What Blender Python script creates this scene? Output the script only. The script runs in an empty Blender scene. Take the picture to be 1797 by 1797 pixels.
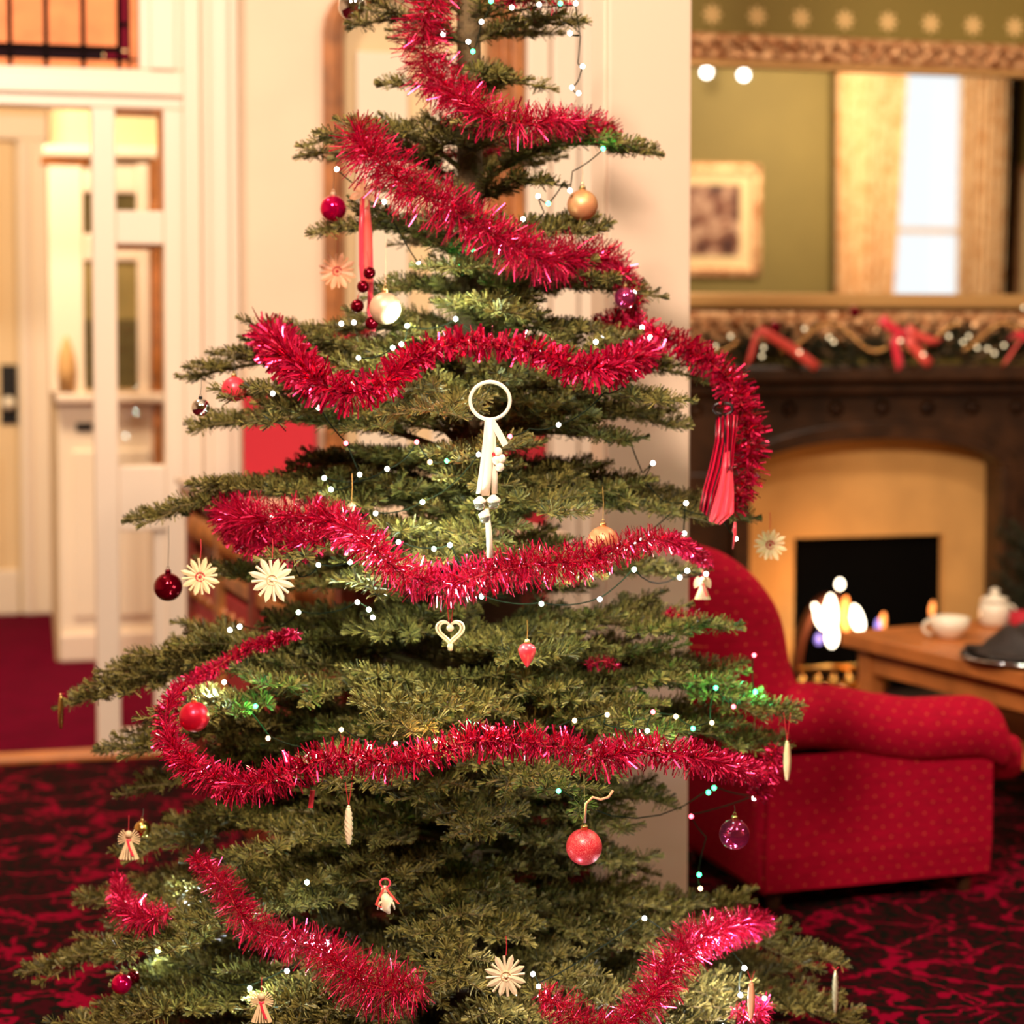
import bpy, math, random
import numpy as np
from mathutils import Vector
rnd = random.Random(7)
rng = np.random.default_rng(11)
C = bpy.context.scene.collection
sc = bpy.context.scene
# ------------------------------------------------------------------ camera
F = 3400.0; PY0 = 756.0; PX0 = 898.5; CZ = 1.40; TH = math.radians(2.8)
cam_d = bpy.data.cameras.new('camera'); cam = bpy.data.objects.new('camera', cam_d); C.objects.link(cam)
cam.location = (0, 0, CZ); cam.rotation_euler = (math.radians(90) - TH, 0, 0)
cam_d.sensor_width = 1797 / F * 50; cam_d.sensor_height = cam_d.sensor_width; cam_d.sensor_fit = 'HORIZONTAL'
cam_d.lens = 50; cam_d.shift_y = -(898.5 - PY0) / 1797
cam_d.dof.use_dof = True; cam_d.dof.focus_distance = 3.13; cam_d.dof.aperture_fstop = 1.95
cam_d.clip_end = 60
sc.camera = cam
# ------------------------------------------------------------------ light
def rgb(r, g, b):
    f = lambda c: (c / 255 / 12.92) if c / 255 <= .04045 else ((c / 255 + .055) / 1.055) ** 2.4
    return (f(r), f(g), f(b), 1)
w = bpy.data.worlds.new('daylight'); sc.world = w; w.use_nodes = True
w.node_tree.nodes['Background'].inputs[0].default_value = (0.93, 0.97, 1.0, 1)
w.node_tree.nodes['Background'].inputs[1].default_value = 1.0
def area(name, loc, target, power, size, col):
    l = bpy.data.lights.new(name, 'AREA'); l.shape = 'DISK'; l.size = size; l.energy = power; l.color = col
    o = bpy.data.objects.new(name, l); C.objects.link(o); o.location = loc
    d = Vector(target) - Vector(loc); o.rotation_euler = d.to_track_quat('-Z', 'Y').to_euler(); return o
WARM = (1.0, 0.82, 0.62)
area('overhead_light', (-0.55, 0.75, 3.3), (-0.1, 3.7, 0.8), 172, 0.4, (1.0, .85, .68))  # added key light above the camera for the front of the tree
area('overhead_light', (1.3, 1.2, 3.5), (0.3, 3.9, 0.6), 36, 0.5, WARM)
area('overhead_light', (-1.6, 3.9, 3.8), (-1.2, 7.0, 1.2), 40, 0.5, (1.0, .85, .70))
area('overhead_light', (2.3, 4.7, 3.8), (1.6, 6.0, 0.2), 40, 0.6, WARM)
area('overhead_light', (6.0, 2.2, 3.8), (6.0, -.2, 1.0), 100, 0.7, WARM)
area('hall_lamp', (-2.0, 7.15, 3.1), (-2.1, 8.6, 0.9), 60, 0.5, (1.0, .78, .52))
sc.view_settings.view_transform = 'Standard'; sc.view_settings.look = 'None'
sc.view_settings.exposure = 0.35; sc.view_settings.gamma = 1; sc.view_settings.use_curve_mapping = False
sc.cycles.use_denoising = True; sc.cycles.max_bounces = 6; sc.cycles.diffuse_bounces = 3
sc.cycles.glossy_bounces = 4; sc.cycles.transmission_bounces = 6; sc.cycles.transparent_max_bounces = 10
sc.cycles.sample_clamp_indirect = 6; sc.cycles.caustics_refractive = False; sc.cycles.caustics_reflective = False
# ------------------------------------------------------------------ geometry of the photograph
A = math.radians(14); E1 = Vector((math.cos(A), math.sin(A), 0)); E2 = Vector((-math.sin(A), math.cos(A), 0))
CAMP = Vector((0, 0, CZ))
def ray(px, py):
    u = (px - PX0) / F; v = (PY0 - py) / F
    return Vector((u, math.cos(TH) + v * math.sin(TH), -math.sin(TH) + v * math.cos(TH)))
def pix(px, py, depth):
    d = ray(px, py); return CAMP + d * (depth / d.y)
def wall(px, py, n, e=E2):
    d = ray(px, py); return CAMP + d * (n / d.dot(e))
def Rm(m, n, z): return E1 * m + E2 * n + Vector((0, 0, z))
def mz(px, py, n):
    p = wall(px, py, n); return p.dot(E1), p.z
# ------------------------------------------------------------------ materials
def new_mat(name):
    m = bpy.data.materials.new(name); m.use_nodes = True; nt = m.node_tree
    return m, nt, nt.nodes['Principled BSDF']
def mat(name, col, rough=.6, metal=0, spec=.5, emit=None, estr=0, trans=0, sheen=0, coat=0, var=0, vscale=30, bump=0, bscale=200, col2=None):
    m, nt, b = new_mat(name); N = nt.nodes; L = nt.links
    b.inputs['Base Color'].default_value = col; b.inputs['Roughness'].default_value = rough
    b.inputs['Metallic'].default_value = metal; b.inputs['Specular IOR Level'].default_value = spec
    b.inputs['Transmission Weight'].default_value = trans; b.inputs['Sheen Weight'].default_value = sheen
    b.inputs['Coat Weight'].default_value = coat
    if emit: b.inputs['Emission Color'].default_value = emit; b.inputs['Emission Strength'].default_value = estr
    if var or bump:
        tc = N.new('ShaderNodeTexCoord')
    if var:
        nz = N.new('ShaderNodeTexNoise'); nz.inputs['Scale'].default_value = vscale; nz.inputs['Detail'].default_value = 4
        L.new(tc.outputs['Object'], nz.inputs['Vector'])
        mx = N.new('ShaderNodeMix'); mx.data_type = 'RGBA'
        mx.inputs[6].default_value = tuple(c * (1 - var) for c in col[:3]) + (1,)
        mx.inputs[7].default_value = col2 or tuple(min(1, c * (1 + var)) for c in col[:3]) + (1,)
        mr = N.new('ShaderNodeMapRange'); mr.inputs[1].default_value = .35; mr.inputs[2].default_value = .65
        L.new(nz.outputs[0], mr.inputs[0]); L.new(mr.outputs[0], mx.inputs[0]); L.new(mx.outputs[2], b.inputs['Base Color'])
    if bump:
        n2 = N.new('ShaderNodeTexNoise'); n2.inputs['Scale'].default_value = bscale
        L.new(tc.outputs['Object'], n2.inputs['Vector'])
        bp = N.new('ShaderNodeBump'); bp.inputs['Strength'].default_value = bump; bp.inputs['Distance'].default_value = .01
        L.new(n2.outputs[0], bp.inputs['Height']); L.new(bp.outputs[0], b.inputs['Normal'])
    return m
def node(nt, t, **k):
    n = nt.nodes.new(t)
    for a, v in k.items(): setattr(n, a, v)
    return n
def math_(nt, op, a, b=None, c=None):
    n = nt.nodes.new('ShaderNodeMath'); n.operation = op
    for i, x in enumerate((a, b, c)):
        if x is None: continue
        if isinstance(x, (int, float)): n.inputs[i].default_value = x
        else: nt.links.new(x, n.inputs[i])
    return n.outputs[0]
def mixc(nt, f, a, b):
    n = nt.nodes.new('ShaderNodeMix'); n.data_type = 'RGBA'
    if isinstance(f, (int, float)): n.inputs[0].default_value = f
    else: nt.links.new(f, n.inputs[0])
    for i, x in ((6, a), (7, b)):
        if isinstance(x, tuple): n.inputs[i].default_value = x
        else: nt.links.new(x, n.inputs[i])
    return n.outputs[2]
cream = mat('cream_paint', rgb(246, 226, 200), .5, bump=.05)
cream2 = mat('cream_gloss_paint', rgb(242, 220, 198), .35)
wall_cream = mat('cream_wall_paint', rgb(236, 208, 180), .7, var=.03, vscale=3)
pillar_m = mat('pillar_paint', rgb(226, 194, 170), .6)
hallwall = mat('hall_paint', rgb(238, 206, 158), .6, var=.03, vscale=2)
ceil_m = mat('ceiling_paint', rgb(240, 230, 215), .8)
oak = mat('warm_oak', rgb(165, 100, 48), .4, var=.3, vscale=12)
darkwood = mat('dark_carved_wood', rgb(62, 36, 18), .38, var=.4, vscale=10)
tablewood = mat('table_wood', rgb(190, 112, 55), .4, var=.2, vscale=8)
redwood = mat('red_brown_wood', rgb(120, 40, 20), .45, var=.35, vscale=14)
redcloth = mat('red_cloth', rgb(182, 6, 36), .7, sheen=.1)
counter_red = mat('counter_red_panel', rgb(160, 8, 30), .5, var=.15)
gilt = mat('gilt_plaster', rgb(222, 136, 76), .38, metal=.4, var=.4, vscale=26, col2=rgb(255, 200, 145), bump=.8, bscale=35)
giltlight = mat('gilt_light', rgb(222, 170, 105), .35, metal=.3)
brass = mat('brass', rgb(225, 180, 100), .22, metal=1)
black = mat('flat_black', rgb(9, 8, 7), 1, spec=.02)
blackm = mat('cast_iron', rgb(30, 26, 24), .5, metal=.6)
stone = mat('sandstone', rgb(214, 160, 92), .8, var=.08, vscale=6, bump=.1, bscale=80)
china = mat('white_china', rgb(240, 228, 205), .2)
slate = mat('dark_napkin', rgb(38, 28, 24), .6, var=.3)
chrome = mat('steel', (.8, .8, .82, 1), .12, metal=1)
greenwall_plain = mat('green_wall', rgb(130, 110, 52), .75, var=.05, vscale=2)
mirror_m = mat('mirror_glass', (.92, .92, .9, 1), .015, metal=1)
winlead = mat('lead', rgb(20, 8, 8), .9, spec=.1)
pane_o = mat('amber_glass', rgb(236, 138, 84), .5, spec=.2, emit=rgb(240, 120, 55), estr=.2, var=.12, vscale=14)  # slight emission stands in for light coming through the panes
pane_r = mat('ruby_glass', rgb(120, 0, 34), .6, spec=.1, emit=rgb(110, 0, 30), estr=.15)  # same added glow in the ruby panes
pane_d = mat('dark_ruby_glass', rgb(34, 4, 16), .6, spec=.1)
hall_glass = mat('olive_hall_glass', rgb(150, 130, 78), .12, var=.25, vscale=3)
hall_glass_d = mat('dark_hall_glass', rgb(86, 76, 44), .1, var=.2)
def clear_glass():
    m, nt, b = new_mat('clear_pane'); t = node(nt, 'ShaderNodeBsdfTransparent'); g = node(nt, 'ShaderNodeBsdfGlossy'); g.inputs['Roughness'].default_value = .02
    mx = node(nt, 'ShaderNodeMixShader'); mx.inputs[0].default_value = .06
    nt.links.new(t.outputs[0], mx.inputs[1]); nt.links.new(g.outputs[0], mx.inputs[2]); nt.links.new(mx.outputs[0], nt.nodes['Material Output'].inputs[0]); return m
clearpane = clear_glass()
def star_wall():
    m, nt, b = new_mat('green_stencilled_wall'); L = nt.links
    tc = node(nt, 'ShaderNodeTexCoord'); sp = node(nt, 'ShaderNodeSeparateXYZ'); L.new(tc.outputs['UV'], sp.inputs[0])
    S, H = .1815, .17
    row = math_(nt, 'FLOOR', math_(nt, 'DIVIDE', sp.outputs[1], H))
    off = math_(nt, 'MULTIPLY', math_(nt, 'MODULO', math_(nt, 'ABSOLUTE', row), 2), S / 2)
    x = math_(nt, 'ADD', sp.outputs[0], off)
    fx = math_(nt, 'MULTIPLY', math_(nt, 'SUBTRACT', math_(nt, 'FRACT', math_(nt, 'DIVIDE', x, S)), .5), S)
    fy = math_(nt, 'MULTIPLY', math_(nt, 'SUBTRACT', math_(nt, 'FRACT', math_(nt, 'DIVIDE', sp.outputs[1], H)), .5), H)
    r = math_(nt, 'SQRT', math_(nt, 'ADD', math_(nt, 'POWER', math_(nt, 'ABSOLUTE', fx), 2), math_(nt, 'POWER', math_(nt, 'ABSOLUTE', fy), 2)))
    an = math_(nt, 'ARCTAN2', fy, fx)
    rr = math_(nt, 'ADD', .033, math_(nt, 'MULTIPLY', math_(nt, 'COSINE', math_(nt, 'MULTIPLY', an, 8)), .009))
    mk_ = math_(nt, 'LESS_THAN', r, rr)
    L.new(mixc(nt, mk_, rgb(142, 120, 52), rgb(238, 196, 128)), b.inputs['Base Color']); b.inputs['Roughness'].default_value = .7
    return m
starwall = star_wall()
def carpet():
    m, nt, b = new_mat('floral_carpet'); L = nt.links
    tc = node(nt, 'ShaderNodeTexCoord'); nz = node(nt, 'ShaderNodeTexNoise'); nz.inputs['Scale'].default_value = 9; nz.inputs['Detail'].default_value = 3
    L.new(tc.outputs['Object'], nz.inputs['Vector'])
    ad = node(nt, 'ShaderNodeMix', data_type='VECTOR'); ad.inputs[0].default_value = .22
    L.new(tc.outputs['Object'], ad.inputs[4]); L.new(nz.outputs[1], ad.inputs[5])
    v = node(nt, 'ShaderNodeTexVoronoi', feature='DISTANCE_TO_EDGE'); v.inputs['Scale'].default_value = 6.5; L.new(ad.outputs[1], v.inputs['Vector'])
    v2 = node(nt, 'ShaderNodeTexVoronoi'); v2.inputs['Scale'].default_value = 26; L.new(ad.outputs[1], v2.inputs['Vector'])
    a = math_(nt, 'ADD', v.outputs[0], math_(nt, 'MULTIPLY', v2.outputs[0], .09))
    k = math_(nt, 'GREATER_THAN', a, .082)
    n3 = node(nt, 'ShaderNodeTexNoise'); n3.inputs['Scale'].default_value = 45; L.new(tc.outputs['Object'], n3.inputs['Vector'])
    k2 = math_(nt, 'GREATER_THAN', n3.outputs[0], .50)
    dark = mixc(nt, k2, rgb(52, 4, 12), rgb(14, 14, 8))
    L.new(mixc(nt, k, rgb(128, 0, 34), dark), b.inputs['Base Color'])
    b.inputs['Roughness'].default_value = 1; b.inputs['Specular IOR Level'].default_value = .05
    n4 = node(nt, 'ShaderNodeTexNoise'); n4.inputs['Scale'].default_value = 400; L.new(tc.outputs['Object'], n4.inputs['Vector'])
    bp = node(nt, 'ShaderNodeBump'); bp.inputs['Strength'].default_value = .4; bp.inputs['Distance'].default_value = .003
    L.new(n4.outputs[0], bp.inputs['Height']); L.new(bp.outputs[0], b.inputs['Normal'])
    return m
carpet_m = carpet()
hallcarpet = mat('plain_red_carpet', rgb(96, 0, 32), 1, spec=.05, var=.12, vscale=8)
def dotted():
    m, nt, b = new_mat('red_dotted_upholstery'); L = nt.links
    tc = node(nt, 'ShaderNodeTexCoord'); sp = node(nt, 'ShaderNodeSeparateXYZ'); L.new(tc.outputs['UV'], sp.inputs[0])
    S, H = .046, .026
    row = math_(nt, 'FLOOR', math_(nt, 'DIVIDE', sp.outputs[1], H))
    off = math_(nt, 'MULTIPLY', math_(nt, 'MODULO', math_(nt, 'ABSOLUTE', row), 2), S / 2)
    fx = math_(nt, 'MULTIPLY', math_(nt, 'SUBTRACT', math_(nt, 'FRACT', math_(nt, 'DIVIDE', math_(nt, 'ADD', sp.outputs[0], off), S)), .5), S)
    fy = math_(nt, 'MULTIPLY', math_(nt, 'SUBTRACT', math_(nt, 'FRACT', math_(nt, 'DIVIDE', sp.outputs[1], H)), .5), H)
    d = math_(nt, 'ADD', math_(nt, 'ABSOLUTE', fx), math_(nt, 'ABSOLUTE', fy))
    k = math_(nt, 'LESS_THAN', d, .0032)
    nz = node(nt, 'ShaderNodeTexNoise'); nz.inputs['Scale'].default_value = 60; nz.inputs['Detail'].default_value = 5
    mp = node(nt, 'ShaderNodeMapping'); mp.inputs['Scale'].default_value = (.35, 1.6, 1); L.new(tc.outputs['UV'], mp.inputs[0]); L.new(mp.outputs[0], nz.inputs['Vector'])
    base = mixc(nt, nz.outputs[0], rgb(128, 0, 26), rgb(186, 0, 44))
    L.new(mixc(nt, k, base, rgb(205, 90, 52)), b.inputs['Base Color'])
    b.inputs['Roughness'].default_value = .85; b.inputs['Specular IOR Level'].default_value = .15; b.inputs['Sheen Weight'].default_value = .35; b.inputs['Sheen Tint'].default_value = rgb(255, 50, 70)
    bp = node(nt, 'ShaderNodeBump'); bp.inputs['Strength'].default_value = .35; bp.inputs['Distance'].default_value = .004
    L.new(nz.outputs[0], bp.inputs['Height']); L.new(bp.outputs[0], b.inputs['Normal'])
    return m
dotted_m = dotted()
def needle_mat(name, c1, c2):
    m, nt, b = new_mat(name); L = nt.links
    g = node(nt, 'ShaderNodeNewGeometry')
    L.new(mixc(nt, g.outputs['Random Per Island'], c1, c2), b.inputs['Base Color'])
    b.inputs['Roughness'].default_value = .5; b.inputs['Specular IOR Level'].default_value = .3
    return m
needle_m = needle_mat('fir_needles', rgb(28, 32, 12), rgb(148, 130, 66))
needle_dark = mat('garland_needles', rgb(40, 44, 20), .6, var=.3)
bark = mat('fir_bark', rgb(96, 72, 44), .85, var=.3, vscale=40, bump=.5, bscale=120)
twig_m = mat('fir_twig', rgb(104, 84, 44), .8)
def foil(name, c1, c2, rough=.22, metal=.85):
    m, nt, b = new_mat(name); L = nt.links; g = node(nt, 'ShaderNodeNewGeometry')
    L.new(mixc(nt, g.outputs['Random Per Island'], c1, c2), b.inputs['Base Color'])
    b.inputs['Roughness'].default_value = rough; b.inputs['Metallic'].default_value = metal
    return m
tinsel_m = foil('red_foil', rgb(176, 0, 52), rgb(255, 46, 100), .22, .74)
straw = mat('straw', rgb(232, 192, 148), .45, var=.08, vscale=60)
strawwhite = mat('pale_straw', rgb(242, 212, 176), .45, var=.05, vscale=60)
pinkstraw = mat('pink_straw', rgb(240, 160, 120), .5)
redthread = mat('red_thread', rgb(190, 24, 36), .6)
goldthread = mat('gold_thread', rgb(190, 140, 70), .4, metal=.5)
darkthread = mat('dark_thread', rgb(60, 50, 34), .7)
magenta_gloss = mat('magenta_glass', rgb(225, 0, 80), .1, metal=.75)
gold_matte = mat('matte_gold', rgb(228, 150, 104), .45, metal=.5)
pearl = mat('pearl_pink', rgb(222, 176, 144), .42, metal=.35)
chromeball = mat('silver_mirror', (.86, .84, .8, 1), .05, metal=1)
darkredball = mat('dark_red_glass', rgb(120, 0, 24), .07, metal=.8)
redmatte = mat('satin_red', rgb(215, 20, 50), .32, metal=.6)
pinkball = mat('coral_red', rgb(235, 55, 70), .35, metal=.2)
iris = mat('iridescent_glass', rgb(210, 70, 130), .06, metal=.85)
glassbead = mat('clear_bead', (1, .98, .95, 1), .03, trans=.9)
clearball = mat('clear_bauble', (.95, .9, 1, 1), .02, trans=.85)
ribbon_pink = mat('pink_ribbon', rgb(235, 50, 70), .3, sheen=.3)
ribbon_coral = mat('coral_ribbon', rgb(240, 90, 80), .35)
ribbon_white = mat('white_ribbon', rgb(250, 228, 205), .4)
capgold = mat('gold_cap', rgb(235, 195, 130), .25, metal=.9)
wire_m = mat('green_wire', rgb(20, 24, 12), .8, spec=.1)
def glitter():
    m, nt, b = new_mat('red_glitter'); L = nt.links
    tc = node(nt, 'ShaderNodeTexCoord'); v = node(nt, 'ShaderNodeTexVoronoi'); v.inputs['Scale'].default_value = 900; L.new(tc.outputs['Object'], v.inputs['Vector'])
    L.new(mixc(nt, math_(nt, 'GREATER_THAN', v.outputs[0], .62), rgb(235, 26, 54), rgb(255, 120, 120)), b.inputs['Base Color'])
    bp = node(nt, 'ShaderNodeBump'); bp.inputs['Strength'].default_value = 1; bp.inputs['Distance'].default_value = .002
    L.new(v.outputs[1], bp.inputs['Height']); L.new(bp.outputs[0], b.inputs['Normal']); b.inputs['Roughness'].default_value = .35; b.inputs['Metallic'].default_value = .25
    return m
glit = glitter()
def striped():
    m, nt, b = new_mat('striped_ribbon'); L = nt.links
    tc = node(nt, 'ShaderNodeTexCoord'); wv = node(nt, 'ShaderNodeTexWave'); wv.bands_direction = 'X'; wv.inputs['Scale'].default_value = 2.0; wv.inputs['Distortion'].default_value = .8
    L.new(tc.outputs['UV'], wv.inputs['Vector'])
    L.new(mixc(nt, math_(nt, 'GREATER_THAN', wv.outputs[0], .5), rgb(30, 6, 10), rgb(190, 0, 44)), b.inputs['Base Color']); b.inputs['Roughness'].default_value = .3
    return m
striped_m = striped()
def curtain_mat():
    m, nt, b = new_mat('cream_patterned_curtain'); L = nt.links
    tc = node(nt, 'ShaderNodeTexCoord'); nz = node(nt, 'ShaderNodeTexNoise'); nz.inputs['Scale'].default_value = 14; nz.inputs['Detail'].default_value = 3
    L.new(tc.outputs['Object'], nz.inputs['Vector'])
    L.new(mixc(nt, math_(nt, 'GREATER_THAN', nz.outputs[0], .56), rgb(242, 200, 146), rgb(214, 154, 92)), b.inputs['Base Color']); b.inputs['Roughness'].default_value = .8
    return m
curtain_m = curtain_mat()
netc = mat('white_net', rgb(246, 248, 250), .8, emit=rgb(225, 236, 250), estr=.0)
# ------------------------------------------------------------------ object helpers
def tag(o, label=None, cat=None, group=None, kind=None):
    if label: o['label'] = label
    if cat: o['category'] = cat
    if group: o['group'] = group
    if kind: o['kind'] = kind
    return o
def wloc(o):
    p = Vector((0, 0, 0))
    while o is not None: p += o.location; o = o.parent
    return p
def thing(name, loc, label, cat, group=None):
    o = bpy.data.objects.new(name, None); C.objects.link(o); o.location = loc; o.empty_display_size = .05
    return tag(o, label, cat, group)
def link_mesh(name, verts, faces, m, parent=None, smooth=False, uv=None, origin=None):
    org = wloc(parent) if parent else (Vector(origin) if origin is not None else Vector((0, 0, 0)))
    me = bpy.data.meshes.new(name)
    V = np.asarray(verts, dtype=float) - np.array(org)
    me.from_pydata(V.tolist(), [], faces); me.validate()
    if uv is not None:
        l = me.uv_layers.new(name='UVMap'); vi = np.zeros(len(me.loops), dtype=np.int32); me.loops.foreach_get('vertex_index', vi)
        l.data.foreach_set('uv', np.asarray(uv, dtype=np.float32)[vi].ravel())
    if smooth: me.polygons.foreach_set('use_smooth', [True] * len(me.polygons))
    me.materials.append(m); me.update()
    o = bpy.data.objects.new(name, me); C.objects.link(o)
    if parent: o.parent = parent
    else: o.location = org
    return o
ID = lambda x, y, z: Vector((x, y, z))
class MB:
    def __init__(s, T=ID): s.v = []; s.f = []; s.uv = []; s.T = T
    def pt(s, p): s.v.append(tuple(s.T(*p))); s.uv.append((p[0], p[2])); return len(s.v) - 1
    def box(s, x0, x1, y0, y1, z0, z1):
        b = len(s.v)
        for z in (z0, z1):
            for (x, y) in ((x0, y0), (x1, y0), (x1, y1), (x0, y1)): s.pt((x, y, z))
        for q in ((3, 2, 1, 0), (4, 5, 6, 7), (0, 1, 5, 4), (1, 2, 6, 5), (2, 3, 7, 6), (3, 0, 4, 7)): s.f.append(tuple(b + i for i in q))
        return s
    def grid(s, rows, closed=False, caps=False, uvs=None):
        b = len(s.v); R = len(rows); K = len(rows[0])
        acc = 0
        for i, r in enumerate(rows):
            if i: acc += (Vector(rows[i][0]) - Vector(rows[i - 1][0])).length
            c2 = 0
            for j, p in enumerate(r):
                if j: c2 += (Vector(p) - Vector(r[j - 1])).length
                s.v.append(tuple(s.T(*p))); s.uv.append((acc, c2) if uvs is None else uvs(i, j, acc, c2))
        for i in range(R - 1):
            for j in range(K if closed else K - 1):
                s.f.append((b + i * K + j, b + i * K + (j + 1) % K, b + (i + 1) * K + (j + 1) % K, b + (i + 1) * K + j))
        if caps: s.f.append(tuple(b + j for j in range(K))[::-1]); s.f.append(tuple(b + (R - 1) * K + j for j in range(K)))
        return s
    def tube(s, pts, r, k=6, closed=False):
        pts = [Vector(p) for p in pts]; rr = r if isinstance(r, (list, tuple)) else [r] * len(pts)
        rows = []; up = None; n = len(pts)
        for i, p in enumerate(pts):
            if closed: d = pts[(i + 1) % n] - pts[i - 1]
            else: d = pts[min(i + 1, n - 1)] - pts[max(i - 1, 0)]
            d = d.normalized() if d.length > 1e-9 else Vector((0, 0, 1))
            if up is None: up = d.orthogonal().normalized()
            up = (up - d * up.dot(d)); up = up.normalized() if up.length > 1e-6 else d.orthogonal().normalized()
            sd = d.cross(up)
            rows.append([p + (up * math.cos(a) + sd * math.sin(a)) * rr[i] for a in [2 * math.pi * j / k for j in range(k)]])
        if closed: rows.append(rows[0])
        return s.grid(rows, closed=True, caps=not closed)
    def lathe(s, prof, c, k=24):
        return s.grid([[(c[0] + r * math.cos(2 * math.pi * j / k), c[1] + r * math.sin(2 * math.pi * j / k), c[2] + z) for j in range(k)] for r, z in prof], closed=True, caps=True)
    def sphere(s, c, r, k=24, sz=1):
        n = k // 2
        return s.lathe([(max(r * math.sin(math.pi * i / n), 1e-5), -r * sz * math.cos(math.pi * i / n)) for i in range(n + 1)], c, k)
    def prism(s, poly, y0, y1):
        b = len(s.v); n = len(poly)
        for y in (y0, y1):
            for (x, z) in poly: s.pt((x, y, z))
        s.f.append(tuple(b + i for i in range(n))); s.f.append(tuple(b + n + i for i in range(n))[::-1])
        for i in range(n): s.f.append((b + i, b + n + i, b + n + (i + 1) % n, b + (i + 1) % n))
        return s
    def build(s, name, m, parent=None, smooth=False, bevel=0, kind=None, label=None, origin=None):
        if parent is None and origin is None:
            a = np.array(s.v); origin = ((a[:, 0].min() + a[:, 0].max()) / 2, (a[:, 1].min() + a[:, 1].max()) / 2, a[:, 2].min())
        o = link_mesh(name, s.v, s.f, m, parent, smooth, s.uv, origin)
        if bevel:
            b = o.modifiers.new('edge', 'BEVEL'); b.width = bevel; b.segments = 2; b.limit_method = 'ANGLE'
        if kind: o['kind'] = kind
        if label: o['label'] = label
        return o
def RB(): return MB(Rm)
def sbox(name, m, m0, m1, n0, n1, z0, z1, bevel=0, parent=None, kind='structure'):
    return RB().box(m0, m1, n0, n1, z0, z1).build(name, m, parent, bevel=bevel, kind=kind if parent is None else None)
def pb(mb, px0, px1, py0, py1, n, n2, ref=None):
    """box whose front face lies in plane n and covers the given pixels"""
    pc = (px0 + px1) / 2 if ref is None else ref
    m0 = mz(px0, 700, n)[0]; m1 = mz(px1, 700, n)[0]; z1 = mz(pc, py0, n)[1]; z0 = max(0, mz(pc, py1, n)[1])
    mb.box(m0, m1, n, n2, z0, z1); return m0, m1, z0, z1
# ------------------------------------------------------------------ the room shell
NP, NF, HC = 6.5, 7.05, 4.05          # partition plane, chimney-breast plane, ceiling height
NB = -1.3
mL, mR = -3.6, 10.2
m_ret = mz(1140, 700, NP)[0]
sbox('floor', carpet_m, mL, mR, NB, NP, -.05, 0)
sbox('floor', carpet_m, m_ret, mR, NP, NF + .4, -.05, 0)
sbox('floor', hallcarpet, -6, m_ret, NP, 10.6, -.05, 0)
sbox('ceiling', ceil_m, -6, mR, NB, 10.6, HC, HC + .05)
sbox('wall_right', greenwall_plain, mR, mR + .1, NB, NF, 0, HC)
sbox('wall_left', wall_cream, mL - .1, mL, NB, NP, 0, HC)
sbox('wall_return', wall_cream, m_ret - .06, m_ret, NP + .12, NF + .5, 0, HC)
# --- wall with the arched wooden frame, px 425..1140
mA, mB_ = mz(414, 0, NP)[0], m_ret
mf0, mf1 = mz(580, 400, NP)[0], mz(905, 400, NP)[0]
zsp = mz(580, 55, NP)[1]                       # springing
mc = (mf0 + mf1) / 2; hw = (mf1 - mf0) / 2
arc = [(mc - hw * math.cos(t), zsp + hw * .62 * math.sin(t)) for t in [math.pi * i / 16 for i in range(17)]]
w_ = RB()
w_.box(mA, mf0, NP, NP + .12, 0, HC); w_.box(mf1, mB_, NP, NP + .12, 0, HC)
for i in range(16):
    (x0, z0), (x1, z1) = arc[i], arc[i + 1]
    w_.grid([[(x0, NP, z0), (x1, NP, z1), (x1, NP, HC), (x0, NP, HC)], [(x0, NP + .12, z0), (x1, NP + .12, z1), (x1, NP + .12, HC), (x0, NP + .12, HC)]], closed=True)
    w_.f.append(tuple(len(w_.v) - 8 + i for i in (3, 2, 1, 0))); w_.f.append(tuple(len(w_.v) - 4 + i for i in range(4)))
w_.build('wall_back', wall_cream, kind='structure')
fr = thing('arched_frame', Rm(mc, NP, 0), 'tall brown wooden arched frame around a cream panel on the back wall', 'frame')
def arch_loop(grow, z0=0.03):
    return [(mf0 - grow, z0)] + [(mc - (hw + grow) * math.cos(t), zsp + (hw * .62 + grow) * math.sin(t)) for t in [math.pi * i / 16 for i in range(17)]] + [(mf1 + grow, z0)]
def arch_band(g0, g1, n0, n1):
    b = RB(); a = arch_loop(g0); c = arch_loop(g1)
    b.grid([[(a[i][0], n0, a[i][1]), (c[i][0], n0, c[i][1]), (c[i][0], n1, c[i][1]), (a[i][0], n1, a[i][1])] for i in range(len(a))], closed=True, caps=True)
    return b
arch_band(-.02, .025, NP - .03, NP + .02).build('outer_moulding', oak, fr, bevel=.006)
arch_band(-.045, -.02, NP - .005, NP + .05).build('inner_moulding', oak, fr, bevel=.004)
pn = RB(); lp = arch_loop(-.02, .02); pn.prism([(x, z) for x, z in lp], NP + .09, NP + .12); pn.build('back_panel', hallwall, fr)
for k, (a, b) in enumerate(((.16, .44), (.56, .84))):
    q = RB(); q.box(mf0 + (mf1 - mf0) * a, mf0 + (mf1 - mf0) * b, NP + .072, NP + .09, .3, zsp - .05); q.build('panel', cream, fr, bevel=.01)
sk = RB(); sk.box(mf1 - .085, mf1 - .045, NP + .03, NP + .09, .02, zsp + .05); sk.build('inner_stile', oak, fr)
# --- fluted casing right of the frame
for i, (a, b, d) in enumerate(((925, 965, .03), (970, 1015, .045), (1018, 1062, .03))):
    q = RB(); pb(q, a, b, -500, 2200, NP - d, NP - .001); q.build('trim_%d' % (i + 1), cream2, kind='structure', bevel=.008)
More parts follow.
